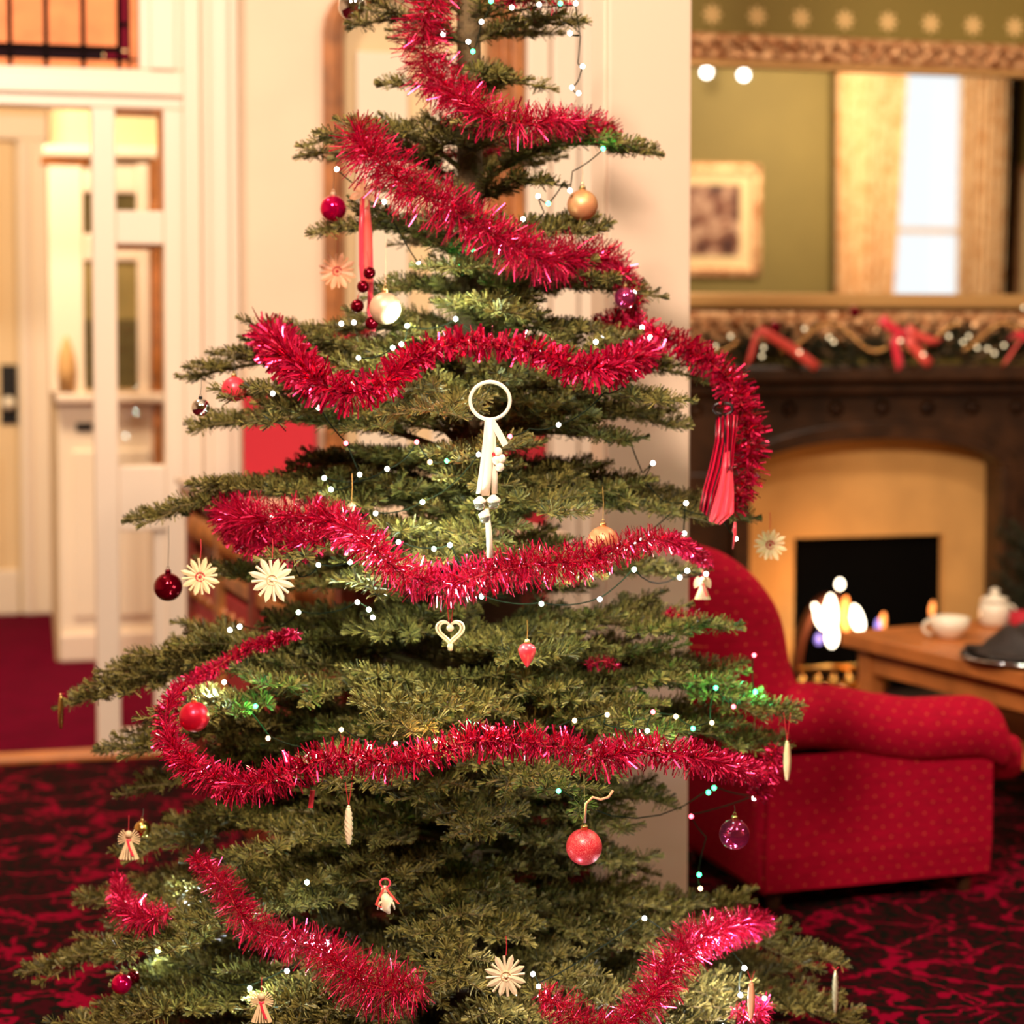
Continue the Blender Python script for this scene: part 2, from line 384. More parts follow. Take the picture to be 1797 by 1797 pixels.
# --- pillar close behind the tree
pq = RB(); DN = pix(1140, 900, 4.35).dot(E2)
p0, p1 = mz(1066, 800, DN)[0], mz(1211, 800, DN)[0]
pq.box(p0, p1, DN, DN + .12, 0, HC); pq.build('wall_pillar', pillar_m, kind='structure', bevel=.006)
sbox('trim_4', cream2, p0 - .004, p0 + .0, DN + .02, DN + .12, 0, HC)
# --- doorway with stained-glass transom and side light, left
t_ = RB(); pb(t_, 325, 356, -500, 2200, NP - .02, NP + .12); t_.build('trim_5', cream2, kind='structure', bevel=.008)
t_ = RB(); pb(t_, 358, 424, -500, 2200, NP - .07, NP + .12); t_.build('trim_6', cream2, kind='structure', bevel=.02)
t_ = RB(); pb(t_, 372, 408, -500, 2200, NP - .09, NP - .06); t_.build('trim_7', cream2, kind='structure', bevel=.015)
zl1, zl0 = mz(160, 119, NP)[1], mz(160, 190, NP)[1]
ms = lambda px: mz(px, 700, NP)[0]
zz = lambda py, px=160, n=NP: mz(px, py, n)[1]
dw = thing('doorway_partition', Rm(ms(160), NP, 0), 'cream painted doorway partition with narrow glazed side panel beside the hall', 'door frame'); dw['kind'] = 'structure'
def dpart(name, px0, px1, py0, py1, d0=0, d1=.1, m=cream2, bevel=.006, parent=dw):
    return RB().box(ms(px0), ms(px1), NP + d0, NP + d1, max(0, zz(py1)), zz(py0)).build(name, m, parent, bevel=bevel)
dpart('head_rail', -700, 325, 119, 188)
dpart('head_moulding', -700, 325, 128, 166, -.02, 0)
dpart('transom_stile', 250, 325, -520, 119)
dpart('transom_moulding', 268, 312, -520, 119, -.015, 0)
dpart('top_rail', -700, 325, -600, -250)
dpart('post', 165, 207, 188, 1400)
dpart('jamb', 290, 325, 188, 1400)
dpart('jamb_lining', 268, 291, 935, 1400, .02, .1)
dpart('rail', 207, 290, 188, 198, .01, .09, m=oak)  # tan strip colours in the shading below the head rail
dpart('rail', 207, 290, 368, 428)
dpart('rail', 207, 290, 820, 934)
dpart('rail', 207, 290, 1290, 1400)
dpart('glazing_bead', 282, 291, 198, 368, .02, .08, m=oak)
dpart('glazing_bead', 207, 283, 428, 436, .02, .08, m=oak)
dpart('pane', 205, 292, 196, 370, .05, .054, m=clearpane, bevel=0)
dpart('pane', 205, 292, 426, 822, .05, .054, m=clearpane, bevel=0)
dpart('door_jamb', -700, -640, 188, 1400)
RB().box(ms(-700), ms(325), NP - .02, NP + .1, 0, .018).build('trim_8', tablewood, kind='structure', bevel=.004)
RB().box(mL, ms(-700), NP, NP + .12, 0, HC).build('wall_back', wall_cream, kind='structure')
RB().box(ms(-700), ms(325), NP, NP + .12, zz(-600), HC).build('wall_back', wall_cream, kind='structure')
win = thing('window_1', Rm(ms(60), NP + .03, zl1), 'stained glass transom window with amber panes and ruby border over the doorway', 'window'); win['kind'] = 'structure'
def wp(name, px0, px1, py0, py1, m, d0=.03, d1=.045): return RB().box(ms(px0), ms(px1), NP + d0, NP + d1, zz(py1), zz(py0)).build(name, m, win)
xs = [-414, -350, -286, -222, -158, -100, -38, 25, 88, 153, 216]
for i in range(len(xs) - 1):
    for (a, b) in ((-245, -90), (-84, 79)): wp('pane', xs[i] + 4, xs[i + 1] - 4, a, b, pane_o)
    wp('border_pane', xs[i] + 3, xs[i + 1] - 3, 103, 117, pane_o)
    wp('lead_bar', xs[i + 1] - 4.5, xs[i + 1] + 4.5, -245, 118, winlead, .025, .05)
for a, b in ((-245, -120), (-116, 35), (42, 82)): wp('ruby_pane', 219, 231, a, b, pane_r)
wp('ruby_pane', 190, 231, 86, 99, pane_r); wp('ruby_pane', -414, 188, 86, 99, pane_d)
for a, b in ((-245, -90), (-84, 98)): wp('border_pane', 234, 248, a, b, pane_o)
wp('border_pane', 213, 248, 103, 117, pane_o)
wp('lead_bar', -414, 218, 78, 89, winlead, .02, .05); wp('lead_bar', -414, 249, 98, 103, winlead, .025, .05)
wp('lead_bar', 212, 221, -245, 99, winlead, .025, .05); wp('lead_bar', 230, 235, -245, 118, winlead, .025, .05); wp('lead_bar', 219, 231, 34, 43, winlead, .025, .05)
wp('lead_bar', 247, 251, -245, 119, oak, .02, .05)
RB().box(ms(-640), ms(-414), NP, NP + .1, zz(119), zz(-250)).build('infill_panel', cream2, dw)
# --- hall beyond
NH, ND = 8.53, 10.05
mh0 = mz(95, 900, NH)[0]; mh1 = m_ret - .06
sbox('wall_hall', hallwall, mh0, mh1, NH, NH + .12, 0, HC)
sbox('wall_hall', hallwall, mh0, mh0 + .06, NH, ND, 0, HC)
sbox('wall_hall', hallwall, -6, mh0, ND, ND + .1, 0, HC)
sbox('wall_hall', hallwall, -6.1, -6, NP, ND, 0, HC)
sbox('wall_hall', hallwall, mh1, m_ret, NP + .12, 8.6, 0, HC)
def hb(name, px0, px1, py0, py1, n, d, m=cream, parent=None, bevel=.01, kind='structure', label=None):
    q = RB(); pb(q, px0, px1, py0, py1, n - d, n, ref=150 if n < 9 else 20); return q.build(name, m, parent, bevel=bevel, kind=kind if not parent else None, label=label)
hb('baseboard_hall', 100, 600, 1112, 1175, NH, .05, cream2)
hb('trim_9', 98, 600, 690, 708, NH, .09, cream2)
hb('trim_10', 100, 600, 708, 1112, NH, .02, cream)
hb('trim_11', 125, 262, 790, 1085, NH, .035, cream)
hw_ = thing('window_2', Rm(mz(200, 500, NH)[0], NH, 1.1), 'hall window with olive panes in thick cream casing behind the doorway post', 'window'); hw_['kind'] = 'structure'
hb('window_frame', 80, 300, 255, 275, NH, .07, cream, hw_); hb('window_frame', 88, 150, 285, 690, NH, .04, cream, hw_); hb('window_frame', 243, 266, 285, 690, NH, .05, cream2, hw_)
hb('window_frame', 150, 243, 285, 338, NH, .03, cream2, hw_); hb('window_frame', 150, 243, 410, 458, NH, .03, cream2, hw_)
hb('window_lining', 75, 162, 276, 290, NH, .05, oak, hw_)
hb('pane', 150, 243, 338, 410, NH, .012, hall_glass_d, hw_, 0); hb('pane', 150, 243, 458, 560, NH, .012, hall_glass, hw_, 0); hb('pane', 150, 243, 560, 682, NH, .012, hall_glass_d, hw_, 0)
hb('side_board', 268, 286, 270, 820, NH, .06, oak, hw_)
dr = thing('door_1', Rm(mz(0, 600, ND)[0], ND, 0), 'cream hall door with dark lock plate and bright round knob', 'door'); dr['kind'] = 'structure'
hb('casing', 34, 94, 225, 1120, ND, .06, cream, dr); hb('casing', -400, 94, 200, 245, ND, .07, cream, dr)
hb('leaf', -330, 30, 245, 1120, ND, .03, hallwall, dr)
hb('leaf_panel', -260, 0, 320, 560, ND, .045, hallwall, dr); hb('leaf_panel', -260, 0, 800, 1030, ND, .045, hallwall, dr)
hb('lock_plate', 1, 31, 640, 745, ND, .04, blackm, dr, .002)
kp = wall(15, 707, ND - .09); MB().sphere(kp, .035, 16).build('knob', china, dr, smooth=True)  # white china stands in for the bright highlight on the knob
hb('skirting', -330, 30, 1000, 1120, ND, .05, cream, dr)
hb('trim_12', 46, 58, 250, 1120, ND, .075, cream2)
fin = MB(); fc = wall(117, 640, NH - .05); fin.lathe([(.035, -.11), (.04, -.02), (.035, .04), (.012, .11), (.001, .125)], fc, 12)
o = fin.build('newel_cap', mat('tan_wood', rgb(214, 166, 104), .6), smooth=True); tag(o, 'small tan rounded wooden ornament standing on the hall ledge', 'ornament')
o = hb('letter_slot', 133, 162, 742, 757, NH - .02, .012, blackm); tag(o, 'small dark slot plate on the cream hall panel under ledge', 'plate', kind='thing')
# --- chimney breast wall
q = RB(); q.box(m_ret, mR, NF, NF + .1, 0, HC); o = q.build('wall_fireplace', starwall, kind='structure')
ma, za = mz(1250, 25, NF)
uvl = o.data.uv_layers[0].data
for l in uvl:
    l.uv[0] = l.uv[0] - ma + .1815 * 40.5; l.uv[1] = l.uv[1] - za + .17 * 40.5
# ------------------------------------------------------------------ wall behind the camera, seen in the mirror
def mir(px, py, n=NB):
    d = ray(px, py); p = CAMP + d * (NFM / d.dot(E2)); d = d - E2 * 2 * d.dot(E2)
    t = (n - p.dot(E2)) / d.dot(E2); return p + d * t
NFM = NF - .05
def mirmz(px, py, n=NB): p = mir(px, py, n); return p.dot(E1), p.z
wm0, wm1 = mirmz(1560, 300)[0], mirmz(1700, 300)[0]
wz0, wz1 = .9, mirmz(1640, 118)[1]
q = RB(); q.box(mL, wm0, NB - .15, NB, 0, HC); q.box(wm1, mR, NB - .15, NB, 0, HC); q.box(wm0, wm1, NB - .15, NB, 0, wz0); q.box(wm0, wm1, NB - .15, NB, wz1, HC)
q.build('wall_front', greenwall_plain, kind='structure')
w3 = thing('window_3', Rm((wm0 + wm1) / 2, NB, wz0), 'tall bright daylight window between cream curtains, reflected in the gilt mirror', 'window'); w3['kind'] = 'structure'
for a, b, c, d in ((wm0, wm0 + .05, wz0, wz1), (wm1 - .05, wm1, wz0, wz1), (wm0, wm1, wz0, wz0 + .06), (wm0, wm1, wz1 - .05, wz1), (wm0, wm1, 2.28, 2.33)):
    RB().box(a, b, NB - .12, NB - .06, c, d).build('window_frame', cream2, w3)
RB().box(wm0, wm1, NB - .1, NB - .095, wz0, wz1).build('pane', clearpane, w3)
def curtain(name, pts_top, pts_bot, label, m=curtain_m, folds=7, amp=.05, n=NB + .14):
    (a0, a1), (b0, b1) = pts_top, pts_bot
    rows = []
    for i in range(13):
        t = i / 12; z = 3.85 - t * 3.8; l = a0 + (b0 - a0) * t; r = a1 + (b1 - a1) * t
        rows.append([(l + (r - l) * j / 60, n + amp * math.sin(j / 60 * folds * 2 * math.pi + .5 * math.sin(3 * t)) + .012 * math.sin(j * .9), z) for j in range(61)])
    q = RB().grid(rows); o = q.build(name, m, smooth=True); so = o.modifiers.new('thick', 'SOLIDIFY'); so.thickness = .006
    return tag(o, label, 'curtain')
c = lambda px, py: mirmz(px, py, NB + .14)[0]
def cl(pxt, pxb):   # extrapolate a line seen at py 140 and py 510 to the curtain's top and bottom
    xt, zt = mirmz(pxt, 140, NB + .14); xb, zb = mirmz(pxb, 510, NB + .14); s = (xt - xb) / (zt - zb)
    return xt + s * (3.85 - zt), xb + s * .3 * (.05 - zb)
l0, l1 = cl(1466, 1466), cl(1590, 1556); r0, r1 = cl(1686, 1676), cl(1770, 1752)
curtain('curtain', (l0[0], l1[0]), (l0[1], l1[1]), 'cream patterned curtain left of the bright window, reflected in the mirror')
curtain('curtain', (r0[0], r1[0]), (r0[1], r1[1]), 'cream patterned curtain right of the bright window, reflected in the mirror')
k0, k1 = cl(1772, 1754), cl(1792, 1768)
curtain('curtain', (k0[0], k1[0]), (k0[1], k1[1]), 'narrow black drape edge beyond the cream curtain in the mirror', m=black, folds=2, n=NB + .12)
def picture(px0, px1, py0, py1, label, pm, rootn='framed_picture'):
    a, z1 = mirmz(px0, py0); b, z0 = mirmz(px1, py1); a, b = min(a, b), max(a, b)
    r = thing(rootn, Rm((a + b) / 2, NB + .03, z0), label, 'picture')
    fw = .075
    q = RB(); q.box(a, b, NB + .005, NB + .045, z0, z0 + fw); q.box(a, b, NB + .005, NB + .045, z1 - fw, z1); q.box(a, a + fw, NB + .005, NB + .045, z0, z1); q.box(b - fw, b, NB + .005, NB + .045, z0, z1)
    q.build('frame', gilt, r, bevel=.01)
    RB().box(a + fw, b - fw, NB + .005, NB + .02, z0 + fw, z1 - fw).build('mount', mat('mount_board', rgb(240, 205, 150), .8), r)
    RB().box(a + fw * 2.4, b - fw * 2.4, NB + .02, NB + .024, z0 + fw * 2.2, z1 - fw * 2.2).build('print', pm, r)
def paint(name, cols, scale):
    m, nt, b = new_mat(name); tc = node(nt, 'ShaderNodeTexCoord'); nz = node(nt, 'ShaderNodeTexNoise'); nz.inputs['Scale'].default_value = scale; nz.inputs['Detail'].default_value = 2
    nt.links.new(tc.outputs['Object'], nz.inputs['Vector']); cr = node(nt, 'ShaderNodeValToRGB')
    e = cr.color_ramp.elements; e[0].position = .35; e[0].color = cols[0]; e[1].position = .7; e[1].color = cols[-1]
    for i, c_ in enumerate(cols[1:-1]): x = e.new(.35 + .35 * (i + 1) / (len(cols) - 1)); x.color = c_
    nt.links.new(nz.outputs[0], cr.inputs[0]); nt.links.new(cr.outputs[0], b.inputs['Base Color']); b.inputs['Roughness'].default_value = .3; return m
picture(1130, 1332, 286, 485, 'gilt framed picture with cream mount and dark print, reflected at the mirror left', paint('brown_print', [rgb(60, 40, 40), rgb(130, 80, 60), rgb(200, 160, 130), rgb(120, 50, 30)], 6))
picture(1776, 1870, 290, 560, 'dark red framed picture at the right end of the mirror reflection', paint('red_print', [rgb(110, 20, 14), rgb(150, 50, 20)], 4))
for i, (px, py) in enumerate(((1240, 127), (1305, 132))):
    p = mir(px, py, 1.4 if False else NB + .35)
    r = thing('spotlight', p, ('left' if i == 0 else 'right') + ' one of two bright round spotlights glinting in the mirror top', 'lamp', 'spotlights over the room')
    MB().sphere(p, .033, 12).build('bulb', mat('spot_bulb', (1, 1, 1, 1), .3, emit=(1, .95, .85, 1), estr=12), r, smooth=True)
    MB().tube([p + Vector((0, 0, .04)), Vector((p.x, p.y, HC))], .02, 8).build('stem', brass, r)
# ------------------------------------------------------------------ gilt mirror
gm = thing('gilt_mirror', wall(1500, 540, NF - .04), 'large wall mirror in carved gilt frame above the mantel shelf', 'mirror')
fm0 = mz(1150, 300, NF)[0]; fm1 = mz(2010, 300, NF)[0]; PX = 1500
zt1, zt0, zb1, zb0 = mz(PX, 72, NF)[1], mz(PX, 128, NF)[1], mz(PX, 516, NF)[1], mz(PX, 541, NF)[1]
RB().box(fm0, fm1, NF - .05, NF - .02, zb0, zt1 - .03).build('mirror_plate', mirror_m, gm)
def swag(z0, z1, name):
    q = RB(); zc = (z0 + z1) / 2; h = (z1 - z0) / 2
    q.box(fm0, fm1, NF - .085, NF - .001, z0, z1); q.build(name, gilt, gm, bevel=.015)
    q = RB(); x = fm0 + .03; i = 0
    while x < fm1:
        rr = h * rnd.uniform(.45, .7)
        q.sphere((x, NF - .085, zc + h * .3 * math.sin(i * 1.9)), rr * .8, 8); 
        q.tube([(x + .02 + .03 * math.cos(a) * (1 - a / 8), NF - .1, zc + h * .6 * math.sin(a) * (1 - a / 8)) for a in [j * .7 for j in range(8)]], .009, 5)
        x += .07; i += 1
    q.build(name.replace('rail', 'carving'), gilt, gm, smooth=True, kind='stuff')
swag(zt0 + .02, zt1, 'top_rail')
RB().box(fm0, fm1, NF - .075, NF - .02, zt0 - .005, zt0 + .022).build('inner_fillet', giltlight, gm, bevel=.006)
RB().box(fm0, fm1, NF - .1, NF - .02, zb0, zb1).build('bottom_fillet', giltlight, gm, bevel=.01)
swag(mz(PX, 604, NF)[1], zb0 - .012, 'lower_rail')
# ------------------------------------------------------------------ fireplace
fp = thing('fireplace', Rm(mz(1530, 900, NF)[0], NF, 0), 'dark carved wooden fireplace surround with arched stone slip and black grate opening', 'fireplace')
NM = NF - .16
X = lambda px, n=NM: mz(px, 800, n)[0]
Z = lambda py, n=NM: mz(1530, py, n)[1]
xa, xb = X(1312), X(1753); xc = (xa + xb) / 2; hx = (xb - xa) / 2; zs = Z(826); zap = Z(770)
x0_, x1_ = X(1165), X(1900)
RB().box(x0_, xa, NM, NF, 0, zs).build('jamb', darkwood, fp, bevel=.006); RB().box(xb, x1_, NM, NF, 0, zs).build('jamb', darkwood, fp, bevel=.006)
af = lambda t, g=0: (xc - (hx + g) * math.cos(t), zs + (zap - zs + g) * math.sin(t))
q = RB(); poly = [(x0_, zs)] + [af(math.pi * i / 20) for i in range(21)] + [(x1_, zs), (x1_, Z(668)), (x0_, Z(668))]
q.prism(poly, NM, NF); q.build('frieze', darkwood, fp)
q = RB(); q.grid([[(af(t, g)[0], n_, af(t, g)[1]) for g, n_ in ((0, NM - .035), (.065, NM - .035), (.075, NM + .01), (0, NM + .01))] for t in [math.pi * i / 20 for i in range(21)]], closed=True, caps=True)
q.build('arch_moulding', darkwood, fp, bevel=.005)
RB().box(xa - .07, xa, NM - .035, NM, 0, zs).build('pilaster', darkwood, fp, bevel=.006); RB().box(xb, xb + .07, NM - .035, NM, 0, zs).build('pilaster', darkwood, fp, bevel=.006)
RB().box(x0_ - .05, x1_ + .05, NM - .14, NF, Z(668), Z(640)).build('mantel_shelf', darkwood, fp, bevel=.012)
RB().box(x0_ - .02, x1_ + .02, NM - .07, NF, Z(690), Z(668)).build('cornice', darkwood, fp, bevel=.01)
for i in range(9):
    x = x0_ + .12 + i * .19
    q = RB(); q.lathe([(.001, 0), (.03, .004), (.016, .012), (.02, .018), (.001, .022)], (0, 0, 0), 10); q.v = [tuple(Rm(x, NM, Z(716)) + Vector(((Vector(v).dot(E1)), -abs(Vector(v).z), Vector(v).dot(E2)))) for v in q.v]
    q.build('rosette', darkwood, fp, smooth=True)
oa, ob = X(1395, NF - .05), X(1658, NF - .05); zo = mz(1530, 941, NF - .05)[1]
ns = NF - .05
RB().box(xa, oa, ns, NF - .002, 0, zo).build('stone_slip', stone, fp); RB().box(ob, xb, ns, NF - .002, 0, zo).build('stone_slip', stone, fp)
q = RB(); q.prism([(xa, zo), (xb, zo)] + [af(math.pi - math.pi * i / 20) for i in range(21)], ns, NF - .002); q.build('stone_slip', stone, fp)
# firebox: a flat black sheet just in front of the wall stands in for the deep opening
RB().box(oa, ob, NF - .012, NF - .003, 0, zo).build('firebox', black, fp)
RB().box(xa - .1, xb + .1, NM - .42, NM - .04, 0, .035).build('hearth', mat('slate_hearth', rgb(40, 34, 30), .4), fp, bevel=.006)
# grate, fire and fender
fg = thing('fire_grate', wall(1470, 1180, NM - .06), 'rounded iron fire grate holding burning flames in the black opening', 'grate')
cx, czb = X(1470, NM - .08), .036
q = RB(); q.grid([[(cx + .155 * math.cos(t) * g, NM - .05 + y, czb + (.36 if g == 1 else .33) * math.sin(t) + .02) for (g, y) in ((1, 0), (1, .05), (.86, .05), (.86, 0))] for t in [math.pi * i / 16 for i in range(17)]], closed=True, caps=True)
q.build('arched_hood', mat('rusty_iron', rgb(92, 46, 24), .5, metal=.4), fg, smooth=True)
q = RB()
for i in range(9): q.tube([(cx - .15 + i * .0375, NM - .1, czb), (cx - .15 + i * .0375, NM - .1, czb + .1)], .006, 5)
q.build('grate_bars', blackm, fg, kind='stuff')
RB().box(cx - .16, cx + .16, NM - .13, NM - .09, czb + .1, czb + .12).build('front_bar', brass, fg, bevel=.004)
RB().box(cx - .14, cx + .14, NM - .09, NM + .0, czb, czb + .07).build('coal_bed', black, fg, bevel=.02)
fire_w = mat('flame_white', (1, .8, .5, 1), .5, emit=(1, .86, .62, 1), estr=7); fire_o = mat('flame_orange', (1, .3, .05, 1), .5, emit=(1, .32, .08, 1), estr=1.6); fire_b = mat('flame_blue', (.2, .2, 1, 1), .5, emit=(.3, .25, .9, 1), estr=.7)
ft = thing('fire', wall(1470, 1130, NM - .06), 'white and orange flames burning in the fireplace grate', 'fire')
for (px, py, rx, rz, lean, m) in ((1437, 1082, 9, 24, -.35, fire_w), (1457, 1078, 14, 36, .0, fire_w), (1460, 1115, 12, 22, .0, fire_w), (1504, 1085, 13, 24, -.25, fire_w), (1482, 1075, 9, 30, .1, fire_o), (1486, 1098, 8, 14, 0, fire_o), (1549, 1092, 7, 18, .1, fire_o), (1541, 1098, 6, 12, 0, fire_b), (1437, 1122, 8, 10, 0, fire_b), (1636, 1068, 6, 14, .1, fire_o), (1474, 1025, 8, 9, 0, fire_w)):
    p = wall(px, py, NM - .05); s_ = 7.2 / F; q = MB(); q.lathe([(max(rx * s_ * math.sin(math.pi * i / 10) * (1 - .25 * i / 10), 1e-4), rz * s_ * (-math.cos(math.pi * i / 10))) for i in range(11)], (0, 0, 0), 12)
    q.v = [tuple(p + Vector((v[0] + lean * v[2], v[1] * .5, v[2]))) for v in q.v]; q.build('flame', m, ft, smooth=True)
fl = bpy.data.lights.new('fire_glow', 'POINT'); fl.energy = 5; fl.color = (1, .5, .2); fl.shadow_soft_size = .08
flo = bpy.data.objects.new('fire_glow', fl); C.objects.link(flo); flo.location = wall(1470, 1090, NM - .2)
ff = thing('brass_fender', wall(1460, 1175, NM - .4), 'low brass fender with shiny round knobs in front of the fire', 'fender')
q = RB(); nf = NM - .385
q.tube([(X(1375, nf), NM - .16, .12), (X(1375, nf), nf, .12), (X(1560, nf), nf, .12), (X(1560, nf), NM - .16, .12)], .014, 8); q.build('rail', brass, ff, smooth=True)
for i in range(7):
    x = X(1382 + i * 28, nf); RB().lathe([(.012, 0), (.012, .05), (.024, .07), (.012, .09), (.02, .1), (.02, .12), (.003, .135)], (x, nf, .036), 12).build('knob', brass, ff, smooth=True)
lb = thing('bauble_bowl', wall(1455, 1180, nf - .12), 'bowl of shiny gold baubles on the hearth below the fire', 'bowl')
RB().lathe([(.05, .0), (.09, .03), (.125, .09), (.118, .09), (.08, .035), (.001, .015)], (X(1452, nf - .15), nf - .15, .0), 20).build('bowl', giltlight, lb, smooth=True)
for i in range(9):
    a = i * 2.4; r_ = .085 * math.sqrt(i / 9); RB().sphere((X(1452, nf - .15) + r_ * math.cos(a), nf - .15 + r_ * math.sin(a), .085 + .02 * (i % 3)), .026, 12).build('bauble', [gold_matte, brass, pearl][i % 3], lb, smooth=True)
# sparks of light on the fender
# ------------------------------------------------------------------ mantel garland
mg = thing('mantel_garland', wall(1500, 645, NM - .07), 'dark green fir garland with gold beads and pink ribbons along the mantel shelf', 'garland')
def needles_for(paths, dens, ln, wd, sid_up=True, seed=0, tipfan=True):
    """paths: list of (N,3) arrays. returns verts, faces (quads)"""
    r = np.random.default_rng(seed); P = []; D = []; LN = []; T_ = []
    for p in paths:
        p = np.asarray(p, float); seg = np.diff(p, axis=0); sl = np.linalg.norm(seg, axis=1); L = sl.sum(); n = max(int(L * dens), 4)
        s = np.sort(r.random(n)) * L; cs = np.concatenate(([0], np.cumsum(sl))); i = np.clip(np.searchsorted(cs, s, side='right') - 1, 0, len(seg) - 1)
        f = ((s - cs[i]) / np.maximum(sl[i], 1e-9))[:, None]; pos = p[i] + seg[i] * f; ax = seg[i] / np.maximum(sl[i], 1e-9)[:, None]
        P.append(pos); D.append(ax); LN.append(ln * (0.8 + .3 * r.random(n)) * (1 - .35 * (s / L) ** 3)); T_.append(s / L)
        if tipfan:
            k = 12; P.append(np.repeat(p[-1:], k, 0)); D.append(np.repeat(ax[-1:], k, 0)); LN.append(np.full(k, ln * .7)); T_.append(np.full(k, 2.0))
    P = np.concatenate(P); D = np.concatenate(D); LN = np.concatenate(LN); T_ = np.concatenate(T_); n = len(P)
    up = np.tile([0, 0, 1.0], (n, 1)); sd = np.cross(D, up); sl = np.linalg.norm(sd, axis=1, keepdims=True); sd = np.where(sl > .05, sd / np.maximum(sl, 1e-6), [1, 0, 0]); u2 = np.cross(sd, D)
    ps = r.uniform(-.9, math.pi + .9, n) ; ps = np.where(r.random(n) < .25, r.choice([-.1, math.pi + .1], n) + r.normal(0, .25, n), ps)
    ang = np.radians(r.normal(61, 9, n)); ang = np.where(T_ > 1.5, np.radians(r.uniform(5, 45, n)), ang * (1 - .25 * np.clip(T_, 0, 1) ** 4))
    rad = np.cos(ps)[:, None] * sd + np.sin(ps)[:, None] * u2
    d = np.cos(ang)[:, None] * D + np.sin(ang)[:, None] * rad; d[:, 2] += .12; d /= np.linalg.norm(d, axis=1, keepdims=True)
    wv = np.cross(d, rad + r.normal(0, .25, (n, 3))); wv /= np.maximum(np.linalg.norm(wv, axis=1, keepdims=True), 1e-6)
    a = P - wv * wd * .3; b = P + wv * wd * .3; tip = P + d * LN[:, None]; c_ = tip + wv * wd * .5; e = tip - wv * wd * .5
    V = np.stack([a, b, c_, e], 1).reshape(-1, 3); return V
def quads_mesh(name, V, m, parent, kind='stuff'):
    n = len(V) // 4; org = np.array(wloc(parent)); me = bpy.data.meshes.new(name)
    me.vertices.add(len(V)); me.vertices.foreach_set('co', (V - org).astype(np.float32).ravel())
    me.loops.add(n * 4); me.loops.foreach_set('vertex_index', np.arange(n * 4, dtype=np.int32))
    me.polygons.add(n); me.polygons.foreach_set('loop_start', np.arange(0, n * 4, 4, dtype=np.int32)); me.polygons.foreach_set('loop_total', np.full(n, 4, dtype=np.int32))
    me.update(calc_edges=True); me.materials.append(m); o = bpy.data.objects.new(name, me); C.objects.link(o); o.parent = parent
    if kind: o['kind'] = kind
    return o
gp = []
gx0, gx1 = X(1170, NM - .08), X(1880, NM - .08)
zsf = Z(640)
for i in range(190):
    x = gx0 + (gx1 - gx0) * i / 190; zc = zsf + .04 + (.03 if x > X(1540) else 0) + .02 * math.sin(i * .3); a = rnd.uniform(-.9, 3.9); l = rnd.uniform(.06, .13)
    y = NM - .07 + rnd.uniform(-.03, .04); s0 = Rm(x, y, zc); e_ = Rm(x + rnd.uniform(-.5, .9) * l, y - abs(math.cos(a)) * l * .5, zc + math.sin(a) * l * .75)
    gp.append([tuple(s0), tuple((s0 + e_) / 2 + Vector((0, 0, .004))), tuple(e_)])
quads_mesh('needles', needles_for(gp, 520, .03, .0045, seed=5), needle_dark, mg)
q = RB(); q.tube([(gx0 + (gx1 - gx0) * i / 60, NM - .08 + .01 * math.sin(i), zsf + .04 + .02 * math.sin(i * .95)) for i in range(61)], .016, 6); q.build('stem', bark, mg, smooth=True)
q = RB(); beadm = mat('gold_beads', rgb(225, 175, 110), .2, metal=.9)
for (a, b, ph) in ((1220, 1300, 0), (1370, 1560, 1.5), (1560, 1690, 0), (1690, 1860, 2)):
    for i in range(int((b - a) / 4.5)):
        px = a + i * 4.5; q.sphere((X(px, NM - .16), NM - .16, Z(592 + 24 * math.sin((px - a) / 26 + ph), NM - .16)), .009, 8)
q.build('bead_string', beadm, mg, smooth=True, kind='stuff')
for (pts, m) in (([(1330, 578), (1365, 595), (1400, 620), (1434, 645)], ribbon_coral), ([(1328, 580), (1322, 610), (1312, 640)], ribbon_coral), ([(1545, 558), (1568, 580), (1592, 592)], ribbon_pink), ([(1568, 590), (1572, 615), (1580, 646)], ribbon_pink), ([(1592, 592), (1610, 620), (1632, 640)], ribbon_coral), ([(1590, 575), (1615, 596), (1648, 600)], ribbon_coral), ([(1797, 590), (1780, 610), (1764, 638)], ribbon_coral), ([(1772, 592), (1790, 580), (1812, 600)], ribbon_pink)):
    n_ = NM - .19; P_ = [wall(x, y, n_) for x, y in pts]
    P_ = [P_[0]] + [(P_[i] + P_[i + 1]) / 2 for i in range(len(P_) - 1)] + [P_[-1]]
    q = MB(); q.grid([[p + Vector((.013 * s, -.006 * (1 - abs(s)), .013 * s)) for s in (-1, -.4, .4, 1)] for p in P_]); o = q.build('ribbon', m, mg, smooth=True); so = o.modifiers.new('t', 'SOLIDIFY'); so.thickness = .003
glow_y = mat('warm_bulb', (1, .9, .7, 1), .4, emit=(1, .78, .45, 1), estr=1.6)
for (px, py) in ((1340, 610), (1337, 625), (1412, 577), (1463, 600), (1455, 592), (1403, 618), (1620, 622), (1715, 610), (1733, 612), (1745, 620), (1700, 590), (1665, 590), (1797, 540), (1255, 608), (1282, 590), (1580, 598), (1762, 606), (1690, 600)):
    MB().sphere(wall(px, py, NM - .2), .0065, 8).build('bulb', glow_y, mg, smooth=True)
MB().sphere(wall(1360, 575, NM - .15), .026, 16).build('bauble', darkredball, mg, smooth=True); MB().sphere(wall(1500, 548, NM - .15), .022, 16).build('bauble', darkredball, mg, smooth=True)
